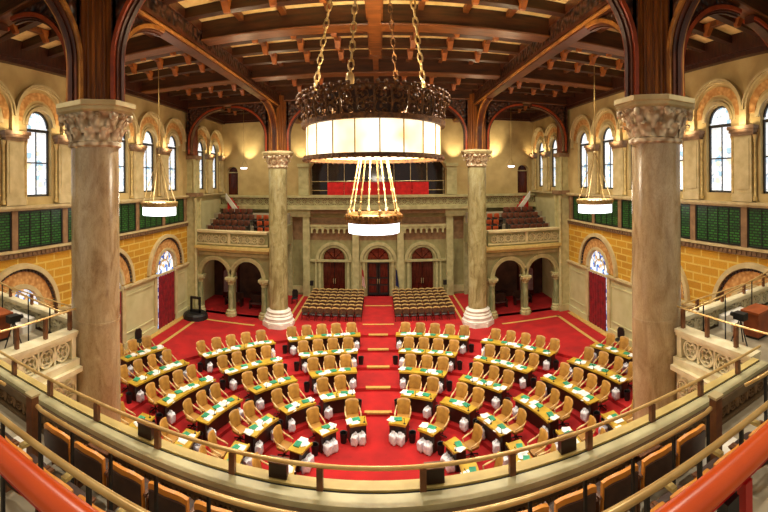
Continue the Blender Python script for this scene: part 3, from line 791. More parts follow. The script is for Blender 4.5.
BAYS = [(-L+.45, -CX-.32, 'left aisle'), (-CX+.32, CX-.32, 'nave'), (CX+.32, L-.45, 'right aisle')]
BY = [YN, 14.8, 21.25, 27.7]
BN = ['over the near columns','between the columns nearest the chandelier','beyond the chandelier','over the far columns']
for (x0, x1, bn) in BAYS:
    for y, yn in zip(BY, BN):
        root = empty('ceiling_beam', ((x0+x1)/2, y, 15.77), 'deep dark cross beam of the %s %s' % (bn, yn), 'beam', 'deep cross beams')
        c = MB(); c.box(x0, x1, y-.3, y+.3, 15.86, 16.55); c.build('web', wood_beam_x, root, world=True)
        c = MB(); c.box(x0, x1, y-.35, y+.35, 15.78, 15.86); c.tube([(x0, y-.35, 15.82), (x1, y-.35, 15.82)], .04, 6); c.build('lower_moulding', wood_beam, root, world=True)
    # purlins
    ys = []
    for a, b_ in ((YN-6.45, YN), (YN, 14.8), (14.8, 21.25), (21.25, 27.7), (27.7, YB-.4)):
        m_ = 3 if b_ < 30 else 4
        for k in range(1, m_+1): ys.append(a+(b_-a)*k/(m_+1))
    ys = [y for y in ys if y > 5]
    for i, y in enumerate(ys):
        root = empty('ceiling_purlin', ((x0+x1)/2, y, 16.2), 'slender cross purlin of the %s ceiling, %s from the back wall' % (bn, ORD[len(ys)-1-i] if len(ys)-1-i < 12 else 'farthest'), 'purlin', 'coffer purlins')
        if len(ys)-1-i >= 12: root['label'] = 'slender cross purlin of the %s ceiling, %s from the camera' % (bn, ORD[i])
        c = MB(); c.box(x0, x1, y-.12, y+.12, 16.2, 16.55); c.box(x0, x1, y-.17, y+.17, 16.17, 16.27)
        w = x1-x0; m_ = max(3, round(w/1.62)); c.cur = 1
        for k in range(1, m_):
            x = x0+w*k/m_
            if abs(x) < .5: continue
            c.add([(x-.15,y-.52,16.5),(x+.15,y-.52,16.5),(x+.15,y-.1,16.5),(x-.15,y-.1,16.5),(x-.1,y-.26,16.04),(x+.1,y-.26,16.04),(x+.1,y-.1,16.04),(x-.1,y-.1,16.04)],
                  [(0,1,2,3),(7,6,5,4),(0,4,5,1),(1,5,6,2),(2,6,7,3),(3,7,4,0)])
        c.build('timber', [wood_beam_x, wood_block], root, world=True)
    w = x1-x0; m_ = max(3, round(w/1.62))
    for k in range(1, m_):
        x = x0+w*k/m_
        if abs(x) < .5: continue
        c = MB(); c.box(x-.1, x+.1, 4, YB-.4, 16.34, 16.55)
        tag(c.build('ceiling_joist', wood_beam), 'lengthwise joist crossing the purlins, %s from the left in the %s' % (ORD[k-1], bn), 'joist', 'lengthwise coffer joists')
c = MB(); c.box(-.23, .23, 5, 18.0, 15.72, 16.55); c.box(-.3, .3, 5, 18.0, 15.95, 16.1); c.box(-.14, .14, 18.0, 27.4, 15.9, 16.55); c.box(-.3,.3,17.85,18.15,15.66,16.55)
tag(c.build('ridge_beam', wood_beam), 'heavy lengthwise centre beam running above the chandelier', 'beam')

# ------------------------------------------------------------------ chandeliers
def chain(mb, p, q, link=.26, r=.028, w=.07):
    p, q = Vector(p), Vector(q); d = q-p; n = max(2, int(d.length/link)); t = d.normalized()
    a = t.cross(Vector((1,0,0))).normalized(); b_ = t.cross(a)
    for k in range(n):
        c = p+d*((k+.5)/n); u = a if k % 2 else b_; hl = d.length/n*.62
        pts = [c+t*(hl*cos(x))+u*(w*sin(x)) for x in [2*pi*i/8 for i in range(9)]]
        mb.tube([tuple(z) for z in pts], r, 5, cap=False)
CHX, CHY = -.04, 12.05
root = empty('great_chandelier', (CHX, CHY, E-.1), 'huge round chandelier with bronze crown, glowing drum and small lower ring on chains', 'chandelier')
R = 2.0
c = MB(); c.lathe([(R,E+.68),(R,E+1.58)], 0, 0, 96, cap=False); c.v = [(x+CHX,y+CHY,z) for x,y,z in c.v]
sh = c.build('lamp_shade', shade, root, world=True, smooth=40)
c = MB(); c.xf = lambda p: (p[0]+CHX, p[1]+CHY, p[2])
for k in range(20):
    c = MB(lambda p: (p[0]+CHX, p[1]+CHY, p[2])); a = 2*pi*(k+.3)/20; c.cbox(((R+.01)*cos(a), (R+.01)*sin(a), E+1.12), (.03,.03,.9), a); c.build('shade_rib', brass, root, world=True)
c = MB(); c.xf = lambda p: (p[0]+CHX, p[1]+CHY, p[2])
c.lathe([(R-.1,E+.58),(R+.1,E+.58),(R+.1,E+.7),(R-.1,E+.7),(R-.1,E+.58)], 0, 0, 72, cap=False)
for k in range(60): a = 2*pi*k/60; c.rbox(((R+.08)*cos(a), (R+.08)*sin(a), E+.6), (.1,.1,.1), .8, 6, 4)
c.build('lower_rim', bronze2, root, world=True)
cr = MB(); cr.xf = lambda p: (p[0]+CHX, p[1]+CHY, p[2])
# pierced crown: bands, posts, scroll rings and leaves
cr.lathe([(R-.04,E+1.55),(R+.14,E+1.55),(R+.16,E+1.68),(R-.04,E+1.68),(R-.04,E+1.55)], 0, 0, 72, cap=False)
cr.lathe([(R+.04,E+2.28),(R+.16,E+2.3),(R+.18,E+2.38),(R+.04,E+2.38),(R+.04,E+2.28)], 0, 0, 72, cap=False)
random.seed(3)
for k in range(30):
    a = 2*pi*k/30
    def P3(t, z, ro=0): rr = R+.04+.11*(z-1.6)/.7+ro*.8; return (rr*cos(a+t), rr*sin(a+t), E+z)
    cr.tube([P3(-.085,1.62), P3(-.07,1.95,.03), P3(-.085,2.32)], .035, 5)
    for (t0, z0, rr_, sq) in ((0,1.84,.15,1),(0,2.13,.13,1),(-.085,2.0,.09,1),(.045,1.99,.08,1),(-.04,2.22,.07,1),(.05,1.73,.06,1)):
        cr.tube([P3(t0+rr_/R*cos(x), z0+rr_*sin(x), .02*sin(3*x)) for x in [2*pi*i/9 for i in range(10)]], .019, 4, cap=False)
    for (t0, z0) in ((0,1.84),(0,2.13),(.085,2.28)):
        cr.rbox(P3(t0, z0, .05), (.1,.1,.12), .9, 6, 4)
    for t0 in (-.04, .05):
        p = P3(t0, 2.42, .1); cr.rbox(p, (.13,.13,.12), .9, 6, 4)
    p = P3(0, 2.27, .12); cr.rbox(p, (.16,.16,.14), .9, 6, 4)
cr.build('crown', bronze2, root, world=True, smooth=50)
# a bronze backing behind the pierced crown
c = MB(); c.xf = lambda p: (p[0]+CHX, p[1]+CHY, p[2])
c.lathe([(R-.06,E+1.66),(R-.0,E+2.3)], 0, 0, 72, cap=False); c.build('crown_backing', pierced, root, world=True)
for k in range(24):
    a = 2*pi*(k+.5)/24
    c = MB(); c.xf = lambda p: (p[0]+CHX, p[1]+CHY, p[2]); c.rbox(((R-.35)*cos(a), (R-.35)*sin(a), E+1.0), (.12,.12,.2), .9, 8, 6); 
    if k % 2 == 0: c.build('bulb', bulb, root, world=True)
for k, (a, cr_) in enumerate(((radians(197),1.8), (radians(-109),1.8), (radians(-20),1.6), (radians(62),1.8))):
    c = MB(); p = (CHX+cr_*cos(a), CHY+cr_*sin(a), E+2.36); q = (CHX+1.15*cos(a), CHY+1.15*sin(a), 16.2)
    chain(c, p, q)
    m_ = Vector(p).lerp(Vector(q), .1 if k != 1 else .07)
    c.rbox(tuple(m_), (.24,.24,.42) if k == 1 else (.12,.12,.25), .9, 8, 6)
    c.build('chain', bronze2 if k == 3 else brass, root, world=True, smooth=60)  # back chain takes darker metal: its weaker light is put into the colour
# lower ring
R2 = .76
c = MB(); c.xf = lambda p: (p[0]+CHX, p[1]+CHY, p[2]); c.lathe([(R2,E-1.56),(R2+.01,E-1.25)], 0, 0, 48, cap=False); c.lathe([(R2-.02,E-1.55),(.05,E-1.58)], 0, 0, 48, cap=False)
c.build('lower_shade', shade_w, root, world=True, smooth=40)
c = MB(); c.xf = lambda p: (p[0]+CHX, p[1]+CHY, p[2]); c.lathe([(R2-.06,E-1.25),(R2+.07,E-1.25),(R2+.09,E-1.02),(R2+.03,E-.98),(R2-.06,E-.98),(R2-.06,E-1.25)], 0, 0, 48, cap=False)
for k in range(36): a = 2*pi*k/36; c.rbox(((R2+.08)*cos(a), (R2+.08)*sin(a), E-1.1), (.1,.1,.14), .9, 6, 4)
c.build('lower_ring', mat('gilt_ring', srgb(160,120,62), srgb(90,58,28), 8, .4, .4), root, world=True)
for k in range(8):
    a = 2*pi*(k+.3)/8; c = MB(); p = (CHX+.42*cos(a), CHY+.42*sin(a), E+.75); q = (CHX+R2*cos(a), CHY+R2*sin(a), E-.98)
    c.tube([p, q], .022, 6); 
    for t in (.2,.4,.6,.8): c.rbox(tuple(Vector(p).lerp(Vector(q), t)), (.08,.08,.08), 1, 6, 4)
    c.rbox((q[0], q[1], q[2]+.06), (.12,.12,.16), .9, 6, 4)
    c.build('hanging_rod', brass, root, world=True)
c = MB(); c.xf = lambda p: (p[0]+CHX, p[1]+CHY, p[2]); c.lathe([(R-.1,E+1.62),(.4,E+1.66)], 0, 0, 48, cap=False)
c.tube([(-R,0,E+1.64),(R,0,E+1.64)], .05, 6); c.tube([(0,-R,E+1.64),(0,R,E+1.64)], .05, 6)
c.lathe([(.45,E+.7),(.45,E+.8),(.38,E+.8),(.38,E+.7),(.45,E+.7)], 0, 0, 24, cap=False)
for k in range(4): a = k*pi/2; c.tube([(.42*cos(a),.42*sin(a),E+.75),(.42*cos(a),.42*sin(a),E+1.64)], .03, 6)
c.build('inner_frame', brass, root, world=True)

rod_m = mat('aged_brass', srgb(168,140,84), srgb(120,96,54), 4, .4, .3)
def small_chandelier(x, y, sd):
    root = empty('aisle_chandelier', (x, y, E-1.7), 'small brass ring chandelier with white drum hanging in the %s aisle' % sd, 'chandelier', 'aisle chandeliers')
    off = lambda p: (p[0]+x, p[1]+y, p[2]); r = .88
    c = MB(off); c.lathe([(r,E-1.76),(r,E-1.32)], 0, 0, 40, cap=False); c.lathe([(r-.02,E-1.74),(.05,E-1.78)], 0, 0, 40, cap=False); c.build('lamp_shade', shade_w, root, world=True, smooth=40)
    c = MB(off); c.lathe([(r-.05,E-1.32),(r+.07,E-1.32),(r+.09,E-1.1),(r-.05,E-1.06),(r-.05,E-1.32)], 0, 0, 40, cap=False)
    for k in range(30): a = 2*pi*k/30; c.rbox(((r+.07)*cos(a),(r+.07)*sin(a),E-1.14), (.1,.1,.16), .9, 6, 4)
    c.build('ring', rod_m, root, world=True)
    for k in range(6):
        a = 2*pi*(k+.4)/6; c = MB(off); c.tube([(.05*cos(a),.05*sin(a),E+1.3),(r*cos(a),r*sin(a),E-1.1)], .02, 5); c.build('hanging_rod', rod_m, root, world=True)
    c = MB(off); c.tube([(0,0,E+1.25),(0,0,16.6)], .025, 6); c.rbox((0,0,E+1.3), (.2,.2,.3), .9, 8, 6); c.build('stem', rod_m, root, world=True)
    ld = bpy.data.lights.new('aisle_lamp', 'POINT'); ld.energy = 200; ld.color = (1,.9,.74); ld.shadow_soft_size = .5
    lo = bpy.data.objects.new('aisle_lamp', ld); COL.objects.link(lo); lo.location = (x, y, E-.7)
def balcony_lamp(x, y, sd):
    root = empty('balcony_lamp', (x, y, E+.9), 'tiny hanging lamp over the %s back balcony' % sd, 'lamp', 'balcony lamps')
    off = lambda p: (p[0]+x, p[1]+y, p[2])
    c = MB(off); c.lathe([(.24,E+1.0),(.3,E+1.12)], 0, 0, 24); c.build('lamp_shade', shade_w, root, world=True)
    c = MB(off); c.tube([(0,0,E+1.7),(0,0,16.6)], .02, 6)
    for k in range(3): a = k*2.09+.5; c.tube([(0,0,E+1.8),(.36*cos(a),.36*sin(a),E+1.2)], .015, 5)
    c.build('stem', rod_m, root, world=True)
for s in (-1, 1):
    small_chandelier(s*10.9, 18.1, SIDE[s]); balcony_lamp(s*11.05, 32, SIDE[s])

# ------------------------------------------------------------------ members' chairs and desks
def member_chair():
    root = empty('leather_armchair', (0,0,0), 'x', 'chair', 'tan leather armchairs')
    tilt = Matrix.Rotation(radians(-12), 3, 'X')
    c = MB(); c.rbox((0,-.02,.47), (.58,.52,.13), .35, 16, 6); c.build('seat', leather, root, smooth=60)
    c = MB()
    # upholstered back: rounded outline, curved
    nn = 8; mm = 10; vs = []; fs = []
    for side in (0, 1):
        for j in range(mm+1):
            t = j/mm; z = .48+.66*t; wd = .315*(1-.12*(1-t))*(1 if t < .9 else sqrt(max(.0,1-((t-.9)/.11)**2))*.22+.78)
            for i in range(nn+1):
                u = -1+2*i/nn; x = u*wd
                y = .2+.19*t+.05*(-(u*u)*.9) - (.05 if side == 0 else -.04)*(1-u**4)*(1-(2*t-1)**6*.6)
                vs.append((x, y, z - .035*u*u*t))
    M_ = (nn+1)*(mm+1)
    for side in (0, 1):
        for j in range(mm):
            for i in range(nn):
                a = side*M_+j*(nn+1)+i; q = (a,a+1,a+nn+2,a+nn+1); fs.append(q if side == 0 else q[::-1])
    for i in range(nn): fs.append((i,M_+i,M_+i+1,i+1)); a = mm*(nn+1)+i; fs.append((a,a+1,M_+a+1,M_+a))
    for j in range(mm):
        a = j*(nn+1); fs.append((a,a+nn+1,M_+a+nn+1,M_+a)); a += nn; fs.append((a,M_+a,M_+a+nn+1,a+nn+1))
    c.add(vs, fs); c.build('backrest', leather, root, smooth=70)
    for q in (-1, 1):
        c = MB(); c.tube([(q*.31,.3,.84),(q*.34,.16,.74),(q*.345,-.08,.68),(q*.33,-.22,.64),(q*.3,-.2,.5)], [.028,.032,.034,.03,.024], 6); c.build('armrest', arm_wood_lit, root, smooth=60)
    c = MB(); c.lathe([(.035,.1),(.035,.4),(.12,.41)], 0, 0, 10)
    for k in range(5): a = 2*pi*k/5+.3; c.tube([(0,0,.13),(.27*cos(a),.27*sin(a),.05)], [.03,.02], 5); c.rbox((.28*cos(a),.28*sin(a),.03), (.06,.06,.06), 1, 6, 4)
    c.build('base', black_base, root)
    return kids(root)
CHAIR = member_chair(); used = [False]
def put(proto, flag, loc, rz, label, group=None):
    if not flag[0]: flag[0] = True; o = proto
    else: o = copy_tree(proto)
    o.location = loc; o.rotation_euler = (0,0,rz); o['label'] = label
    if group: o['group'] = group
    return o
ROWN = ['front','second','third','fourth','fifth','rearmost']
# row: (chair radius, floor level index, spacing, sections[(angle, seats)])
ROWS = [(4.0, 0, .9, [(16,1),(41,1),(67,1),(93,1)]),
        (5.92, 1, .88, [(21.5,2),(44,2),(68,2),(92,2)]),
        (7.86, 2, .88, [(19,3),(45.5,3),(72,3),(94,2)]),
        (9.83, 3, .88, [(18,4),(46,4),(72.5,4),(94.5,2)]),
        (11.8, 4, .95, [(17.5,5),(45.5,5),(72.5,4),(92,2)]),
        (13.75, 5, .95, [(70,3)])]
WEDGE = ['beside the centre aisle','second wedge from the aisle','third wedge from the aisle','outermost wedge']
mk_folder = MB(); mk_folder.box(-.17,.17,-.12,.12,0,.04)
f_proto = mk_folder.build('green_folder', green); used_f = [False]; f_proto['category'] = 'folder'
mkp = MB()
for k in range(4): mkp.cbox((.02*k-.03, .015*(k%2), .006+.008*k), (.27,.33,.01), .16*(k-1.5))
p_proto = mkp.build('paper_stack', paper); used_p = [False]; p_proto['category'] = 'papers'
bb = MB(); bb.rbox((0,0,.22), (.37,.3,.44), .5, 14, 9); bb.rbox((.03,0,.45), (.16,.12,.14), .8, 8, 4)
rnd = random.Random(5)
bb.v = [(x+rnd.uniform(-.025,.025), y+rnd.uniform(-.025,.025), max(.0, z+rnd.uniform(-.02,.02))) for x,y,z in bb.v]
b_proto = bb.build('waste_bag', bag, smooth=50); used_b = [False]; b_proto['category'] = 'waste bag'
wb = MB(); wb.lathe([(.12,0),(.16,.4),(.165,.42),(.14,.41),(.11,.03)], 0, 0, 14)
w_proto = wb.build('wastebasket', black, smooth=50); used_w = [False]; w_proto['category'] = 'wastebasket'
mi = MB(); mi.rbox((0,0,.015), (.1,.1,.03), .8, 8, 4); mi.tube([(0,0,.02),(0,.02,.16),(0,-.06,.26)], .012, 5); mi.rbox((0,-.07,.27), (.035,.06,.035), .9, 6, 4)
m_proto = mi.build('desk_microphone', black); used_m = [False]; m_proto['category'] = 'microphone'
def polar(r, a): return (r*sin(a), FC+r*cos(a))
for ri, (R_, lv, sp_, secs) in enumerate(ROWS):
    z = LEV[lv]
    for wi, (deg, ns) in enumerate(secs):
        for s in (-1, 1):
            ac = s*radians(deg); da = sp_/R_; rd = R_-.72
            wname = WEDGE[wi] if ri < 5 else 'third wedge from the aisle'
            half = ns/2*da+.04/rd
            # desk
            cx_, cy_ = polar(rd, ac)
            root = empty('member_desk', (cx_, cy_, z), 'honey-topped desk of %s seat%s, %s row, %s, %s half' % (['','one','two','three','four','five'][ns], '' if ns == 1 else 's', ROWN[ri], wname, SIDE[s]), 'desk', 'curved rows of desks')
            def arcbox(r0, r1, a0, a1, z0, z1, nn=None):
                nn = nn or max(2, ns*3); vs = []; fs = []; c = MB()
                for i in range(nn+1):
                    a = a0+(a1-a0)*i/nn
                    for r, zz in ((r0,z0),(r1,z0),(r1,z1),(r0,z1)): vs.append((*polar(r,a), zz))
                for i in range(nn):
                    for q in range(4): fs.append((i*4+q,i*4+(q+1)%4,(i+1)*4+(q+1)%4,(i+1)*4+q))
                fs += [(0,1,2,3),(nn*4+3,nn*4+2,nn*4+1,nn*4)]
                return c.add(vs, fs)
            arcbox(rd-.36, rd+.27, ac-half, ac+half, z+.74, z+.78).build('desktop', desk_top, root, world=True)
            arcbox(rd-.22, rd-.18, ac-half+.02/rd, ac+half-.02/rd, z+.06, z+.74).build('front_panel', desk_dark, root, world=True)
            for q in (-1, 1):
                a = ac+q*(half-.06/rd); arcbox(rd-.18, rd+.2, a-.025/rd, a+.025/rd, z, z+.74, 1).build('side_panel', desk_dark, root, world=True)
            arcbox(rd-.36, rd-.31, ac-half, ac+half, z+.78, z+.83).build('desk_rail', desk_top, root, world=True)
            for k in range(ns):
                a = ac+s*(k-(ns-1)/2)*da
                pos = 'only seat' if ns == 1 else ORD[k]+' from the aisle'
                nm = '%s row, %s, %s' % (ROWN[ri], wname, SIDE[s])
                x, y = polar(R_+.02, a)
                put(CHAIR, used, (x, y, z), -a+random.uniform(-.12,.12), ('tan leather armchair, %s, %s row, %s, %s half' % (pos, ROWN[ri], wname, SIDE[s])))
                ord_ = '' if ns == 1 else ORD[k]+' '
                def item(proto, flag, dr, dt, rz, lab, grp):
                    aa = a+dt/rd; x, y = polar(rd+dr, aa); o = put(proto, flag, (x, y, z+.782), rz-a, lab, grp); return o
                item(f_proto, used_f, random.uniform(.02,.09), random.uniform(-.08,.08), random.uniform(-.3,.3), 'green folder, %splace, %s row desk, %s, %s' % (ord_, ROWN[ri], wname, SIDE[s]), 'green folders on the desks')
                if random.random() < .85: item(p_proto, used_p, random.uniform(-.02,.06), random.choice((-.3,.3)), random.uniform(-.3,.3), 'white papers, %splace, %s row desk, %s, %s' % (ord_, ROWN[ri], wname, SIDE[s]), 'papers on the desks')
                if random.random() < .7: item(p_proto, used_p, random.uniform(-.2,-.1), random.uniform(-.2,.2), random.uniform(-.8,.8), 'white front papers, %splace, %s row, %s, %s' % (ord_, ROWN[ri], wname, SIDE[s]), 'papers on the desks')
                if random.random() < .6: item(m_proto, used_m, -.2, .3, 0, 'black desk microphone, %splace, %s row, %s, %s' % (ord_, ROWN[ri], wname, SIDE[s]), 'desk microphones')
            for q, en in ((-1,'aisle end'), (1,'outer end')):
                a = ac+s*q*(half-.24/rd); x, y = polar(rd-.37, a)
                zf = floor_z(x, y)
                put(b_proto, used_b, (x, y, zf), random.uniform(0,3), 'crumpled white waste bag, %s of %s row desk, %s, %s' % (en, ROWN[ri], wname, SIDE[s]), 'white waste bags before the desks')
                if q == 1 or ri in (1,3):
                    a = ac+s*q*(half+.2/rd); x, y = polar(rd-.05, a)
                    put(w_proto, used_w, (x, y, floor_z(x, y)), 0, 'black wastebasket, %s of %s row desk, %s, %s' % (en, ROWN[ri], wname, SIDE[s]), 'black wastebaskets beside the desks')

# spectators' chairs at the rear
def spec_chair():
    root = empty('spectator_chair', (0,0,0), 'x', 'chair', 'small rear chairs')
    c = MB(); c.rbox((0,0,.43), (.46,.44,.1), .4, 10, 4); c.build('seat', desk_dark, root, smooth=60)
    c = MB(); nn = 6; vs = []; fs = []
    for i in range(nn+1):
        u = -1+2*i/nn
        for y, z0 in ((.19,.5),(.25,.5),(.27,.5)): pass
        for (y, z) in ((.18-.05*u*u,.48),(.24-.05*u*u,.48),(.28-.05*u*u,.84-.05*u*u),(.22-.05*u*u,.84-.05*u*u)): vs.append((u*.25, y, z))
    for i in range(nn):
        for q in range(4): fs.append((i*4+q,i*4+(q+1)%4,(i+1)*4+(q+1)%4,(i+1)*4+q))
    fs += [(0,1,2,3),(nn*4+3,nn*4+2,nn*4+1,nn*4)]
    c.add(vs, fs); c.build('backrest', mat('spectator_brown', srgb(96,60,34), srgb(64,38,22), 4, .5), root, smooth=50)
    c = MB(); c.tube([(u*.25, .25-.05*u*u, .85-.05*u*u) for u in (-1,-.6,-.2,.2,.6,1)], .055, 6); c.build('top_rail', spec_tan, root, smooth=60)
    for x in (-.2,.2):
        for y in (-.18,.18):
            c = MB(); c.tube([(x,y,.4),(x*1.08,y*1.1,0)], .018, 5); c.build('leg', desk_dark, root)
    return kids(root)
SC = spec_chair(); us = [False]
for s in (-1, 1):
    for r_ in range(7):
        for k in range(8):
            x = s*(1.45+.56*k); y = 29.0+.85*r_
            put(SC, us, (x, y, 0), 0, 'small low-backed chair, %s from the centre aisle, %s rear row, %s block' % (ORD[k], ORD[r_], SIDE[s]))
# balcony seats
def bal_seat(name, mt):
    root = empty(name, (0,0,0), 'x', 'seat', 'balcony seats')
    c = MB(); c.rbox((0,0,.42), (.48,.42,.1), .4, 8, 4); c.build('seat', seat_dark, root)
    c = MB(); c.rbox((0,.24,.66), (.5,.09,.5), .3, 10, 6); c.build('backrest', mt, root, smooth=50)
    for q in (-.255, .255): c = MB(); c.box(q-.015,q+.015,-.2,.26,0,.6); c.build('side_frame', seat_dark, root)
    return kids(root)
BS = bal_seat('balcony_chair', seat_red); BS2 = bal_seat('balcony_chair', seat_orange); ub = [False]; ub2 = [False]
for s in (-1, 1):
    for r_ in range(5):
        for k in range(6 - (1 if r_ > 3 else 0)):
            put(BS, ub, (s*(13.6-.56*k-.12*r_), 29.35+.85*r_, 5.2+.42*r_), 0, 'red-brown balcony seat, %s from the outer wall, %s row up, %s balcony' % (ORD[k], ORD[r_], SIDE[s]))
        if r_ < 4:
            for k in range(2):
                put(BS2, ub2, (s*(8.35+.56*k+.3*r_), 29.3+.85*r_-.12*k, 5.2+.42*r_), s*.35, 'orange-backed balcony seat turned inward, %s from the column, %s row up, %s balcony' % (ORD[k], ORD[r_], SIDE[s]))

# ------------------------------------------------------------------ furniture at the back
def dark_chair(x, y, z, rz, lab):
    root = empty('black_chair', (x,y,z), lab, 'chair', rz=rz)
    c = MB(); c.rbox((0,0,.45), (.5,.5,.09), .35, 12, 4); c.build('seat', black, root)
    c = MB(); c.prism([(-.24,.5),(-.25,.95),(-.15,1.12),(.15,1.12),(.25,.95),(.24,.5)], .2, .27); c.build('backrest', black, root)
    for a in (-.2,.2):
        for b_ in (-.2,.2): c = MB(); c.tube([(a,b_,.42),(a*1.1,b_*1.1,0)], .02, 6); c.build('leg', black, root)
    return root
dark_chair(-13.7, 20.4, 0, 1.2, 'black upright chair against the left wall below the yellow blocks')
dark_chair(13.7, 20.1, 0, -1.2, 'black upright chair against the right wall beside the near column')
dark_chair(-6.9, 32.6, 0, 0, 'black chair standing beyond the far left column')
root = empty('black_lectern', (-13.2, 27.0, 0), 'black draped platform with a black frame at the left pier', 'lectern')
c = MB(); c.lathe([(.95,0),(.9,.3),(.75,.42)], 0, 0, 14); c.build('skirt', black, root)
c = MB(); c.box(-.4,-.3,-.1,.1,.42,1.5); c.box(.3,.4,-.1,.1,.42,1.5); c.box(-.4,.4,-.12,.12,1.42,1.56); c.box(-.4,.4,-.1,.1,.42,.6); c.build('frame', black, root)
for s in (-1, 1):
    root = empty('speaker_stand', (s*5.75, YB-.9, 0), 'slim stand with small black loudspeaker %s of the back doors' % SIDE[s], 'loudspeaker', 'loudspeakers beside the doors')
    c = MB(); c.tube([(0,0,.02),(0,0,1.1)], .02, 6)
    for k in range(3): a = k*2.09; c.tube([(0,0,.3),(.25*cos(a),.25*sin(a),.01)], .012, 5)
    c.build('stand', black, root)
    c = MB(); c.box(-.15,.15,-.12,.12,1.1,1.5); c.build('cabinet', black, root)
for x, m_, m2_, lab in ((-1.45, flag_red, white_stone, 'red and white flag on a pole left of the centre door'), (1.45, flag_blue, flag_blue, 'dark blue flag on a pole right of the centre door')):
    root = empty('standing_flag', (x, YB-.62, 0), lab, 'flag')
    c = MB(); c.tube([(0,0,0),(0,0,2.7)], .025, 8); c.lathe([(.16,0),(.14,.06),(.03,.1)], 0, 0, 12); c.rbox((0,0,2.75), (.08,.08,.14), .9, 6, 4); c.build('pole', brass, root)
    c = MB(); vs = []; fs = []; nn = 12; mm = 10
    for j in range(mm+1):
        for i in range(nn+1):
            t = i/nn; w = .12+.2*(j/mm)
            vs.append((.04+w*t, .05*sin(t*9+j*.3), 2.6-1.5*j/mm-.25*t))
    for j in range(mm):
        for i in range(nn): a = j*(nn+1)+i; c.cur = 1 if (i//2) % 2 and j > 3 else 0; c.add([vs[a],vs[a+1],vs[a+nn+2],vs[a+nn+1]], [(0,1,2,3)])
    o = c.build('cloth', [m_, m2_], root)
for s in (-1, 1):   # lounge below the balcony
    for k, (x, y) in enumerate(((9.4,30.6),(11.6,30.9))):
        root = empty('lounge_bench', (s*x, y, 0), 'dark wooden bench in the %s recess, %s' % (SIDE[s], ['nearer the column','nearer the outer wall'][k]), 'bench', 'benches in the back recesses')
        c = MB(); c.rbox((0,0,.42), (1.5,.55,.16), .3, 12, 4); c.build('seat', mat('bench_leather_%d_%d' % (s,k), srgb(74,26,22), srgb(46,14,12), 4, .4), root)
        c = MB(); c.rbox((0,.28,.72), (1.5,.12,.6), .3, 12, 6); c.build('backrest', desk_dark, root)
        for q in (-.68,.68): c = MB(); c.box(q-.05,q+.05,-.25,.3,0,.62); c.build('side_frame', desk_dark, root)
    root = empty('tall_bookcase', (s*12.6, 32.9, 0), 'tall dark cabinet with arched pale panel in the %s recess' % SIDE[s], 'cabinet')
    c = MB(); c.box(-.7,.7,-.25,.25,0,2.9); c.build('body', door_wood, root)
    c = MB()
    for q in (-.35,.35): c.prism(arch_pts(q,.26,.5,2.2,.26,8), -.29, -.25)
    c.build('door', mat('pale_panel_'+SIDE[s], srgb(176,150,150), srgb(130,104,108), 3, .3), root)
    c = MB(); c.box(-.78,.78,-.3,.3,2.9,3.05); c.build('cornice', door_wood, root)
    root = empty('side_table', (s*9.8, 32.2, 0), 'dark table with small red lamp in the %s recess' % SIDE[s], 'table')
    c = MB(); c.box(-.7,.7,-.3,.3,.72,.78); c.build('table_top', desk_dark, root)
    for a in (-.62,.62):
        for b_ in (-.24,.24): c = MB(); c.box(a-.03,a+.03,b_-.03,b_+.03,0,.72); c.build('leg', desk_dark, root)
    ld = bpy.data.lights.new('recess_lamp', 'POINT'); ld.energy = 28; ld.color = (1,.75,.55); ld.shadow_soft_size = .3
    lo = bpy.data.objects.new('recess_lamp', ld); COL.objects.link(lo); lo.location = (s*10.9, 31, 4.2)

# ------------------------------------------------------------------ near gallery
ZL = 6.35           # top of the parapet coping
XW = 7.0            # half width of the front gallery
mb = MB()  # most gallery and side box numbers below are scaled down about the camera
mb.box(-XW, XW, 3.5, 4.7, 5.55, 5.8); mb.box(-XW, XW, 2.2, 3.5, 5.55, 6.4); mb.box(-XW, XW, .95, 2.2, 5.55, 7.12); mb.box(-XW, XW, -2, .95, 5.55, 8.45)
for s in (-1, 1): mb.box(min(s*7.3,s*L), max(s*7.3,s*L), -2, 8.1, 5.4, 5.7)
trim(mb, gallery_floor)
root = empty('gallery_parapet', (0, 4.95, 5.7), 'long stone parapet of the front gallery with cream and green-grey coping', 'parapet')
c = MB(); c.box(-XW, XW, 4.985, 5.15, ZL-.05, ZL); c.build('outer_coping', ledge_y, root, world=True)
c = MB(); c.box(-XW, XW, 4.925, 4.985, ZL-.1, ZL-.026); c.build('groove_shade', black, root, world=True)  # black strip paints the shade in the gap between the copings
c = MB(); c.box(-XW, XW, 4.72, 4.925, ZL-.07, ZL); c.build('inner_coping', ledge, root, world=True)
c = MB(); c.box(-XW, XW, 4.67, 5.08, ZL-.17, ZL-.07); c.box(-XW, XW, 4.72, 5.04, ZL-.26, ZL-.17); c.box(-XW, XW, 4.84, 5.0, 5.55, ZL-.26); c.box(-XW, XW, 4.7, 4.84, 5.55, 5.85); c.build('body', parapet_in, root, world=True)
c = MB(lambda p: (p[0], 4.84-p[1], p[2])); tracery(c, -XW+.1, XW-.1, 5.86, ZL-.27, 0, .06, .29); c.build('tracery', pink, root, world=True)
c = MB(); c.box(-XW, XW, 5.0, 5.17, 5.0, ZL-.17); c.build('outer_face', cream, root, world=True)
root = empty('parapet_handrail', (0, 4.96, ZL), 'long brass handrail on short bronze posts along the front parapet', 'handrail')
YR = 4.96
c = MB(); c.tube([(-XW, YR, E-3.56), (XW, YR, E-3.56)], .028, 10); c.build('rail', brassrail, root, world=True, smooth=60)
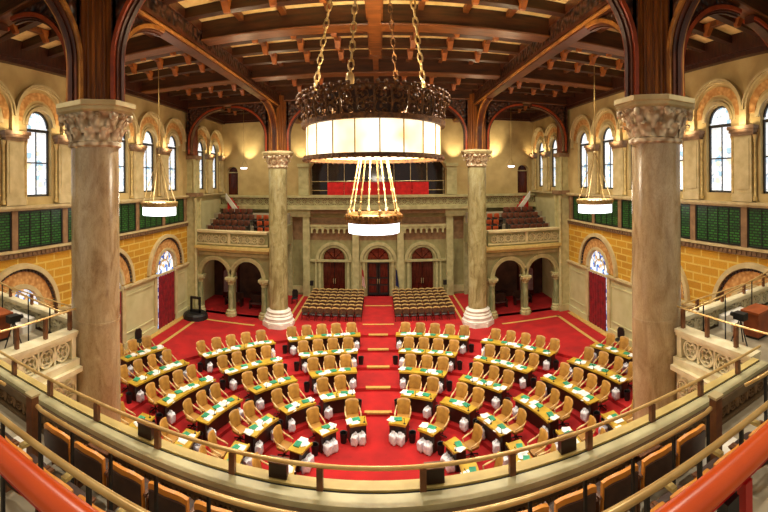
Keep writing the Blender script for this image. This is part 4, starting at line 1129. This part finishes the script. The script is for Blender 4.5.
for s in (-1, 1):
    for x in (.64, 1.8, 2.95, 4.1, 5.2, 6.25):
        c = MB(); c.box(s*x-.04, s*x+.04, YR-.04, YR+.04, ZL, E-3.58); c.build('post', railpost, root, world=True)
for s, x, k in ((-1,1.2,0),(1,.8,1),(-1,3.22,2),(1,2.66,3)):
    root = empty('ledge_box', (s*x, 5.05, ZL), 'small dark brown box on the parapet under the rail, %s %s' % (['nearer the middle','nearer the middle','farther out','farther out'][k], SIDE[s]), 'box', 'dark boxes on the parapet')
    c = MB(); c.box(-.12,.12,-.03,.08,.01,.2); c.build('body', desk_dark, root)
    c = MB(); c.box(-.13,.13,-.04,.09,.2,.215); c.build('lid', railpost, root)
# side boxes beside the near columns
XS = 7.05
for s in (-1, 1):
    sd = SIDE[s]; xs = lambda p, s=s: (s*(XS-p[1]), p[0], p[2])
    root = empty('side_box_parapet', (s*(XS+.1), 6.4, 5.4), 'white stone side parapet with large pierced circles beside the near %s column' % sd, 'parapet')
    Y0_, Y1_ = 5.18, 7.62
    c = MB(xs); c.box(Y0_, Y1_, -.3, .08, ZL-.08, ZL+.01); c.box(Y0_, Y1_, -.24, .04, ZL-.16, ZL-.08); c.build('coping', cream_b, root, world=True)
    c = MB(xs); c.box(Y0_, Y1_-.1, -.2, -.14, 5.66, ZL-.16); c.build('panel', parapet_in, root, world=True)  # dark sheet stands for the shade seen through the open tracery
    c = MB(xs); tracery(c, Y0_+.05, Y1_-.22, 5.68, ZL-.17, -.14, .0, .52); c.box(Y1_-.2, Y1_-.04, -.2, .03, 5.66, ZL-.16); c.box(Y0_, Y1_-.2, -.14, .01, ZL-.2, ZL-.15); c.build('tracery', cream_b, root, world=True)
    c = MB(xs); c.box(Y0_, Y1_, -.25, .22, 5.36, 5.48); c.box(Y0_, Y1_, -.25, .12, 5.48, 5.66); c.box(Y0_, Y1_, -.3, .0, 3.9, 5.36); c.build('cornice', cream_b, root, world=True)
    c = MB(xs); tracery(c, Y0_, Y1_-.1, 4.7, 5.2, 0, .1, .5); c.build('lower_tracery', cream_b, root, world=True)
    hr = empty('side_handrail', (s*(XS+.12), 6.4, ZL), 'brass handrail on bronze posts over the %s side parapet' % sd, 'handrail')
    c = MB(xs); c.tube([(4.75, -.12, E-3.34), (7.75, -.12, E-3.34)], .024, 8); c.build('rail', brassrail, hr, world=True)
    for y in (5.75, 6.65, 7.5): c = MB(xs); c.box(y-.045, y+.045, -.165, -.075, ZL+.01, E-3.36); c.build('post', railpost, hr, world=True)
    xg = lambda p, s=s: (s*p[0], 8.3-p[1], p[2])
    root = empty('far_box_parapet', (s*11, 8.35, 5.7), 'stone parapet with pierced circles closing the %s side box toward the wall' % sd, 'parapet')
    c = MB(xg); c.box(7.75, L-.05, -.05, .26, ZL-.08, ZL+.01); c.box(7.75, L-.05, 0, .2, ZL-.15, ZL-.08); c.build('coping', cream_b, root, world=True)
    c = MB(xg); c.box(7.75, L-.05, 0, .06, 5.0, ZL-.15); c.build('panel', parapet_in, root, world=True)  # dark brown sheet paints the shade behind the circles
    c = MB(xg); tracery(c, 7.8, L-.1, 5.75, ZL-.16, .06, .16, .45); c.build('tracery', cream_b, root, world=True)
    hr = empty('far_handrail', (s*11, 8.2, ZL), 'brass handrail over the far parapet of the %s side box' % sd, 'handrail')
    c = MB(xg); c.tube([(7.8, .1, E-3.52), (L-.1, .1, E-3.52)], .024, 8); c.build('rail', brassrail, hr, world=True)
    c = MB(xg); c.tube([(7.8,.1,E-3.66),(L-.1,.1,E-3.66)], .016, 6); c.build('lower_rail', brassrail, hr, world=True)
    for x in (8.4, 9.5, 10.6, 11.7): c = MB(xg); c.box(x-.04, x+.04, .06, .14, ZL+.01, E-3.52); c.build('post', railpost, hr, world=True)
    hr = empty('stair_handrail', (s*9.2, 7.3, 5.7), 'brass stair handrail on dark balusters inside the %s side box' % sd, 'handrail')
    c = MB(); c.tube([(s*7.6, 7.75, 6.62), (s*8.6, 7.3, 6.95), (s*11.8, 7.0, 7.5)], .024, 8); c.build('rail', brassrail, hr, world=True)
    for k, (x, y, z) in enumerate(((8.0,7.57,6.75),(8.6,7.3,6.95),(9.7,7.2,7.14),(10.8,7.1,7.33))): c = MB(); c.tube([(s*x, y, 5.7), (s*x, y, z)], .02, 6); c.build('baluster', black, hr, world=True)
    root = empty('wooden_console', (s*9.35, 6.75, 5.7), 'orange-brown wooden console standing in the %s side box' % sd, 'console')
    c = MB(); c.box(-.3,.3,-.26,.26,.08,.72); c.build('body', mat('console_wood_'+sd, srgb(170,84,40), srgb(120,54,26), 3, .4), root)
    c = MB(); c.box(-.36,.36,-.32,.32,.72,.78); c.build('top', mat('console_top_'+sd, srgb(190,100,50), srgb(150,72,34), 3, .35), root)
    c = MB(); c.box(-.26,.26,-.22,.22,0,.08); c.build('plinth', black, root)
    root = empty('camera_tripod', (s*8.5, 6.7, 5.7), 'black camera on tripod inside the %s side box' % sd, 'camera')
    for k in range(3): a = k*2.09+.4; c = MB(); c.tube([(0,0,.75),(.3*cos(a),.3*sin(a),0)], .018, 5); c.build('leg', black, root)
    c = MB(); c.box(-.1,.1,-.2,.16,.72,.9); c.tube([(0,.16,.81),(0,.3,.81)], .06, 10); c.build('body', black, root)
    root = empty('bright_floor_block', (s*9.6, 7.75, 5.7), 'added white block standing for the bright floor of the %s side box' % sd, 'stand-in block')  # white block added in place of a bright patch of floor and wall
    c = MB(); c.box(-.5,.5,-.25,.25,0,.2); c.box(-.5,.5,0,.25,.2,.4); c.build('block', white_stone, root)

# seats of the gallery, seen from behind
def gal_seat():
    root = empty('gallery_chair', (0,0,0), 'x', 'seat', 'gallery seats')
    nn = 12; c = MB(); e = MB()
    def back(mb_, y0, y1, w, z0, z1, sag):
        vs = []; fs = []
        for i in range(nn+1):
            u = -1+2*i/nn; top = z1-sag*abs(u)**3
            bow = .08*u*u
            for (y, z) in ((y0+bow-.05,z0),(y1+bow-.05,z0),(y1+bow,0),(y0+bow,0)):
                zz = z if z else top
                vs.append((u*w, y-(.08 if zz > .5 else 0), zz))
        for i in range(nn):
            for q in range(4): fs.append((i*4+q,i*4+(q+1)%4,(i+1)*4+(q+1)%4,(i+1)*4+q))
        fs += [(0,1,2,3),(nn*4+3,nn*4+2,nn*4+1,nn*4)]; mb_.add(vs, fs)
    back(c, -.025, .0, .25, .3, .725, .07); c.build('back_panel', gal_dark, root, smooth=40)
    back(e, .0, .05, .268, .27, .795, .08); e.build('back_shell', gal_wood, root, smooth=40)
    c = MB(); c.rbox((0,.22,.38), (.44,.4,.09), .4, 12, 4); c.build('seat', gal_dark, root, smooth=60)
    for q in (-1, 1):
        c = MB(); c.rbox((q*.285,.16,.52), (.05,.3,.04), .4, 8, 4); c.box(q*.285-.015,q*.285+.015,.08,.26,0,.5); c.build('armrest', railpost, root)
    return kids(root)
GS = gal_seat(); ug = [False]
for s in (-1, 1):
    for k in range(5):
        put(GS, ug, (s*(1.68+.624*k), 4.12, 5.8), 0, 'orange-edged gallery seat seen from behind, front tier %s, %s from the aisle post' % (SIDE[s], ORD[4-k]), 'gallery seats')
    for k in range(5):
        put(GS, ug, (s*(1.7+.624*k), 2.87, 6.4), 0, 'orange-edged gallery seat behind the middle rail, second tier %s, %s from the aisle' % (SIDE[s], ORD[4-k]), 'gallery seats')
for s in (-1, 1):
    root = empty('wall_box', (s*3.75, 4.6, 5.95), 'dark flat box fixed inside the parapet behind the %s gallery seats' % SIDE[s], 'box')
    c = MB(); c.box(-.18,.18,-.04,.07,0,.26); c.build('body', desk_dark, root)
    c = MB(); c.box(-.19,.19,-.05,.08,.26,.28); c.build('lid', railpost, root)
for s in (-1, 1):
    sd = SIDE[s]; Y = 3.5
    root = empty('tier_handrail', (s*2, Y, 6.4), 'brass handrail with thin black balusters in front of the seats, %s half' % sd, 'handrail')
    c = MB(); c.tube([(s*.001, Y, E-2.98), (s*3.8, Y, E-2.98), (s*3.93, Y+.04, E-2.99)], .029, 10); c.build('rail', brassrail, root, world=True, smooth=60)
    x = .3
    while x < 3.85:
        c = MB(); c.box(s*x-.016, s*x+.016, Y-.016, Y+.016, 6.4, E-3.0); c.build('baluster', black, root, world=True); x += .59
    root = empty('tier_newel', (s*4.03, Y+.04, 5.8), 'stout brown newel post ending the middle rail, %s' % sd, 'post')
    c = MB(); c.box(s*4.03-.06, s*4.03+.06, Y-.02, Y+.1, 5.8, E-2.88); c.build('shaft', railpost, root, world=True)
    c = MB(); c.box(s*4.03-.075, s*4.03+.075, Y-.035, Y+.115, E-2.88, E-2.85); c.build('cap', cream, root, world=True)
    root = empty('stair_rail', (s*5.2, Y, 6.4), 'short brass rail on black post beyond the gallery steps, %s' % sd, 'handrail')
    c = MB(); c.tube([(s*5.0, Y+.3, E-3.2), (s*5.08, Y, E-2.99), (s*6.9, Y, E-2.99)], .029, 8); c.build('rail', brassrail, root, world=True, smooth=60)
    for x in (5.12, 5.75, 6.4): c = MB(); c.box(s*x-.022, s*x+.022, Y-.022, Y+.022, 5.8, E-3.0); c.build('baluster', black, root, world=True)
    root = empty('step_riser', (s*4.6, 3.8, 5.8), 'pale stone gallery steps between rail ends, %s' % sd, 'steps')
    c = MB(); c.box(s*4.6-.4, s*4.6+.4, 3.52, 4.05, 5.8, 6.1); c.build('tread', white_stone, root, world=True)
Y = 2.22
root = empty('rear_handrail', (0, Y, 7.12), 'thick brass handrail crossing in front of the red rail', 'handrail')
c = MB(); c.tube([(-6.9, Y, E-2.205), (6.9, Y, E-2.205)], .03, 10); c.build('rail', brassrail, root, world=True, smooth=60)
for s in (-1, 1):
    x = .26
    while x < 6.9:
        c = MB(); c.box(s*x-.016, s*x+.016, Y-.016, Y+.016, 7.12, E-2.22); c.build('baluster', black, root, world=True)
        c = MB(); c.cbox((s*(x+.26), Y+.045, E-2.32), (.05,.1,.03)); c.build('bracket', ledge_y, root, world=True); x += .53
# orange-red rail right before the camera
Y = .9
root = empty('red_handrail', (0, Y, 8.45), 'thick glossy orange-red handrail closest to the viewer', 'handrail')
c = MB(); c.tube([(-6, Y, E-1.03), (6, Y, E-1.03)], .047, 24); c.build('rail', orange, root, world=True, smooth=60)
c = MB(); c.box(-6, 6, Y-.01, Y+.012, E-1.10, E-1.06); c.build('under_strip', redm, root, world=True)
c = MB(); c.box(1.25, 1.29, Y-.02, Y+.02, 8.45, E-1.10); c.build('post', redm, root, world=True)
c = MB(); c.box(1.14, 1.2, Y-.03, Y+.02, 8.45, E-1.10); c.build('bracket', black, root, world=True)
for x in (-2.6, 3.2): c = MB(); c.box(x-.02, x+.02, Y-.02, Y+.02, 8.45, E-1.10); c.build('post', redm, root, world=True)
# wall that carries the gallery
mb = MB(); mb.box(-6.95, 6.95, 4.7, 4.98, -.85, 5.0)
for q in (-1, 1): mb.box(min(q*7.08,q*7.35), max(q*7.08,q*7.35), 5.0, 7.6, -.85, 3.88); mb.box(min(q*7.75,q*L), max(q*7.75,q*L), 8.1, 8.34, 0, 4.95)
struct(mb.build('wall_front', dado))

# ------------------------------------------------------------------ lights
def lamp(kind, name, loc, energy, col, size, **kw):
    ld = bpy.data.lights.new(name, kind); ld.energy = energy; ld.color = col; ld.shadow_soft_size = size
    for k, v in kw.items(): setattr(ld, k, v)
    lo = bpy.data.objects.new(name, ld); COL.objects.link(lo); lo.location = loc
    return lo
lamp('POINT', 'chandelier_up', (CHX, CHY, E+2.0), 1100, (1,.8,.52), .5)
lamp('POINT', 'chandelier_down', (CHX, CHY, E+.45), 900, (1,.88,.68), .9)
for x in (-4.2, 4.2):
    for y in (11.5, 18.0, 24.5):
        lamp('SPOT', 'nave_fill', (x, y, 15.9), 2600, (1,.92,.78), .12, spot_size=radians(120), spot_blend=.7)  # added fill spots under the nave ceiling, no fixtures there
for s in (-1, 1):
    lamp('SPOT', 'box_fill', (s*7.6, 6.6, 15.2), 900, (1,.93,.8), .12, spot_size=radians(70), spot_blend=.8)  # added spot that brightens the side box parapet
    for y in (11.6, 18.1, 24.6, 31.5):
        lo = lamp('SPOT', 'aisle_fill', (s*9.6, y, 15.8), 1300, (1,.88,.66), .12, spot_size=radians(130), spot_blend=.7)  # added fill spots in the aisle bays, without fixtures
    lo = lamp('SPOT', 'gallery_fill', (s*4.5, 2.2, 15.9), 800, (1,.9,.74), .15, spot_size=radians(120), spot_blend=.7)  # added fill spot over the near gallery
    for y in (18, 24.5, 11.5):
        lo = lamp('POINT', 'ceiling_fill', (s*6.2, y, 13.6), 130, (1,.76,.46), .15)  # bare point lights added to brighten the coffer panels
for x in (-3.2, 3.2): lamp('SPOT', 'door_wall_fill', (x, 31.5, 15.6), 1300, (1,.92,.78), .12, spot_size=radians(100), spot_blend=.7)  # added fill spots that lift the back door wall

for x, e in ((-6.75, 500), (6.75, 600), (10.4, 900), (-11.6, 600)):
    lo = lamp('SPOT', 'wall_washer', (x, YB-1.1, 11.6), e, (1,.82,.55), .08, spot_size=radians(70), spot_blend=.9)
    lo.rotation_euler = (Vector((0, .55, 1))).to_track_quat('-Z','Y').to_euler()
w = bpy.data.worlds.new('hall_ambient'); S.world = w; w.use_nodes = True
bg = w.node_tree.nodes['Background']; bg.inputs['Color'].default_value = (1,.9,.76,1); bg.inputs['Strength'].default_value = .45

# ------------------------------------------------------------------ camera: cylindrical panorama
F = 402.0
cd = bpy.data.cameras.new('camera'); cd.type = 'PANO'; cd.panorama_type = 'CENTRAL_CYLINDRICAL'
cd.central_cylindrical_range_u_min = -379/F; cd.central_cylindrical_range_u_max = 389/F
cd.central_cylindrical_range_v_min = -332/F; cd.central_cylindrical_range_v_max = 180/F
cd.central_cylindrical_radius = 1.0
cd.clip_end = 200
cam = bpy.data.objects.new('camera', cd); COL.objects.link(cam); cam.location = (.12, 0, E)
ROLL = .007
cam.matrix_world = Matrix.Translation((.12,0,E)) @ Matrix.Rotation(ROLL, 4, 'Y') @ Matrix.Rotation(pi/2, 4, 'X')
S.camera = cam
S.view_settings.view_transform = 'Standard'; S.view_settings.look = 'None'; S.view_settings.gamma = 1.0
S.view_settings.exposure = 0.0; S.view_settings.use_curve_mapping = False
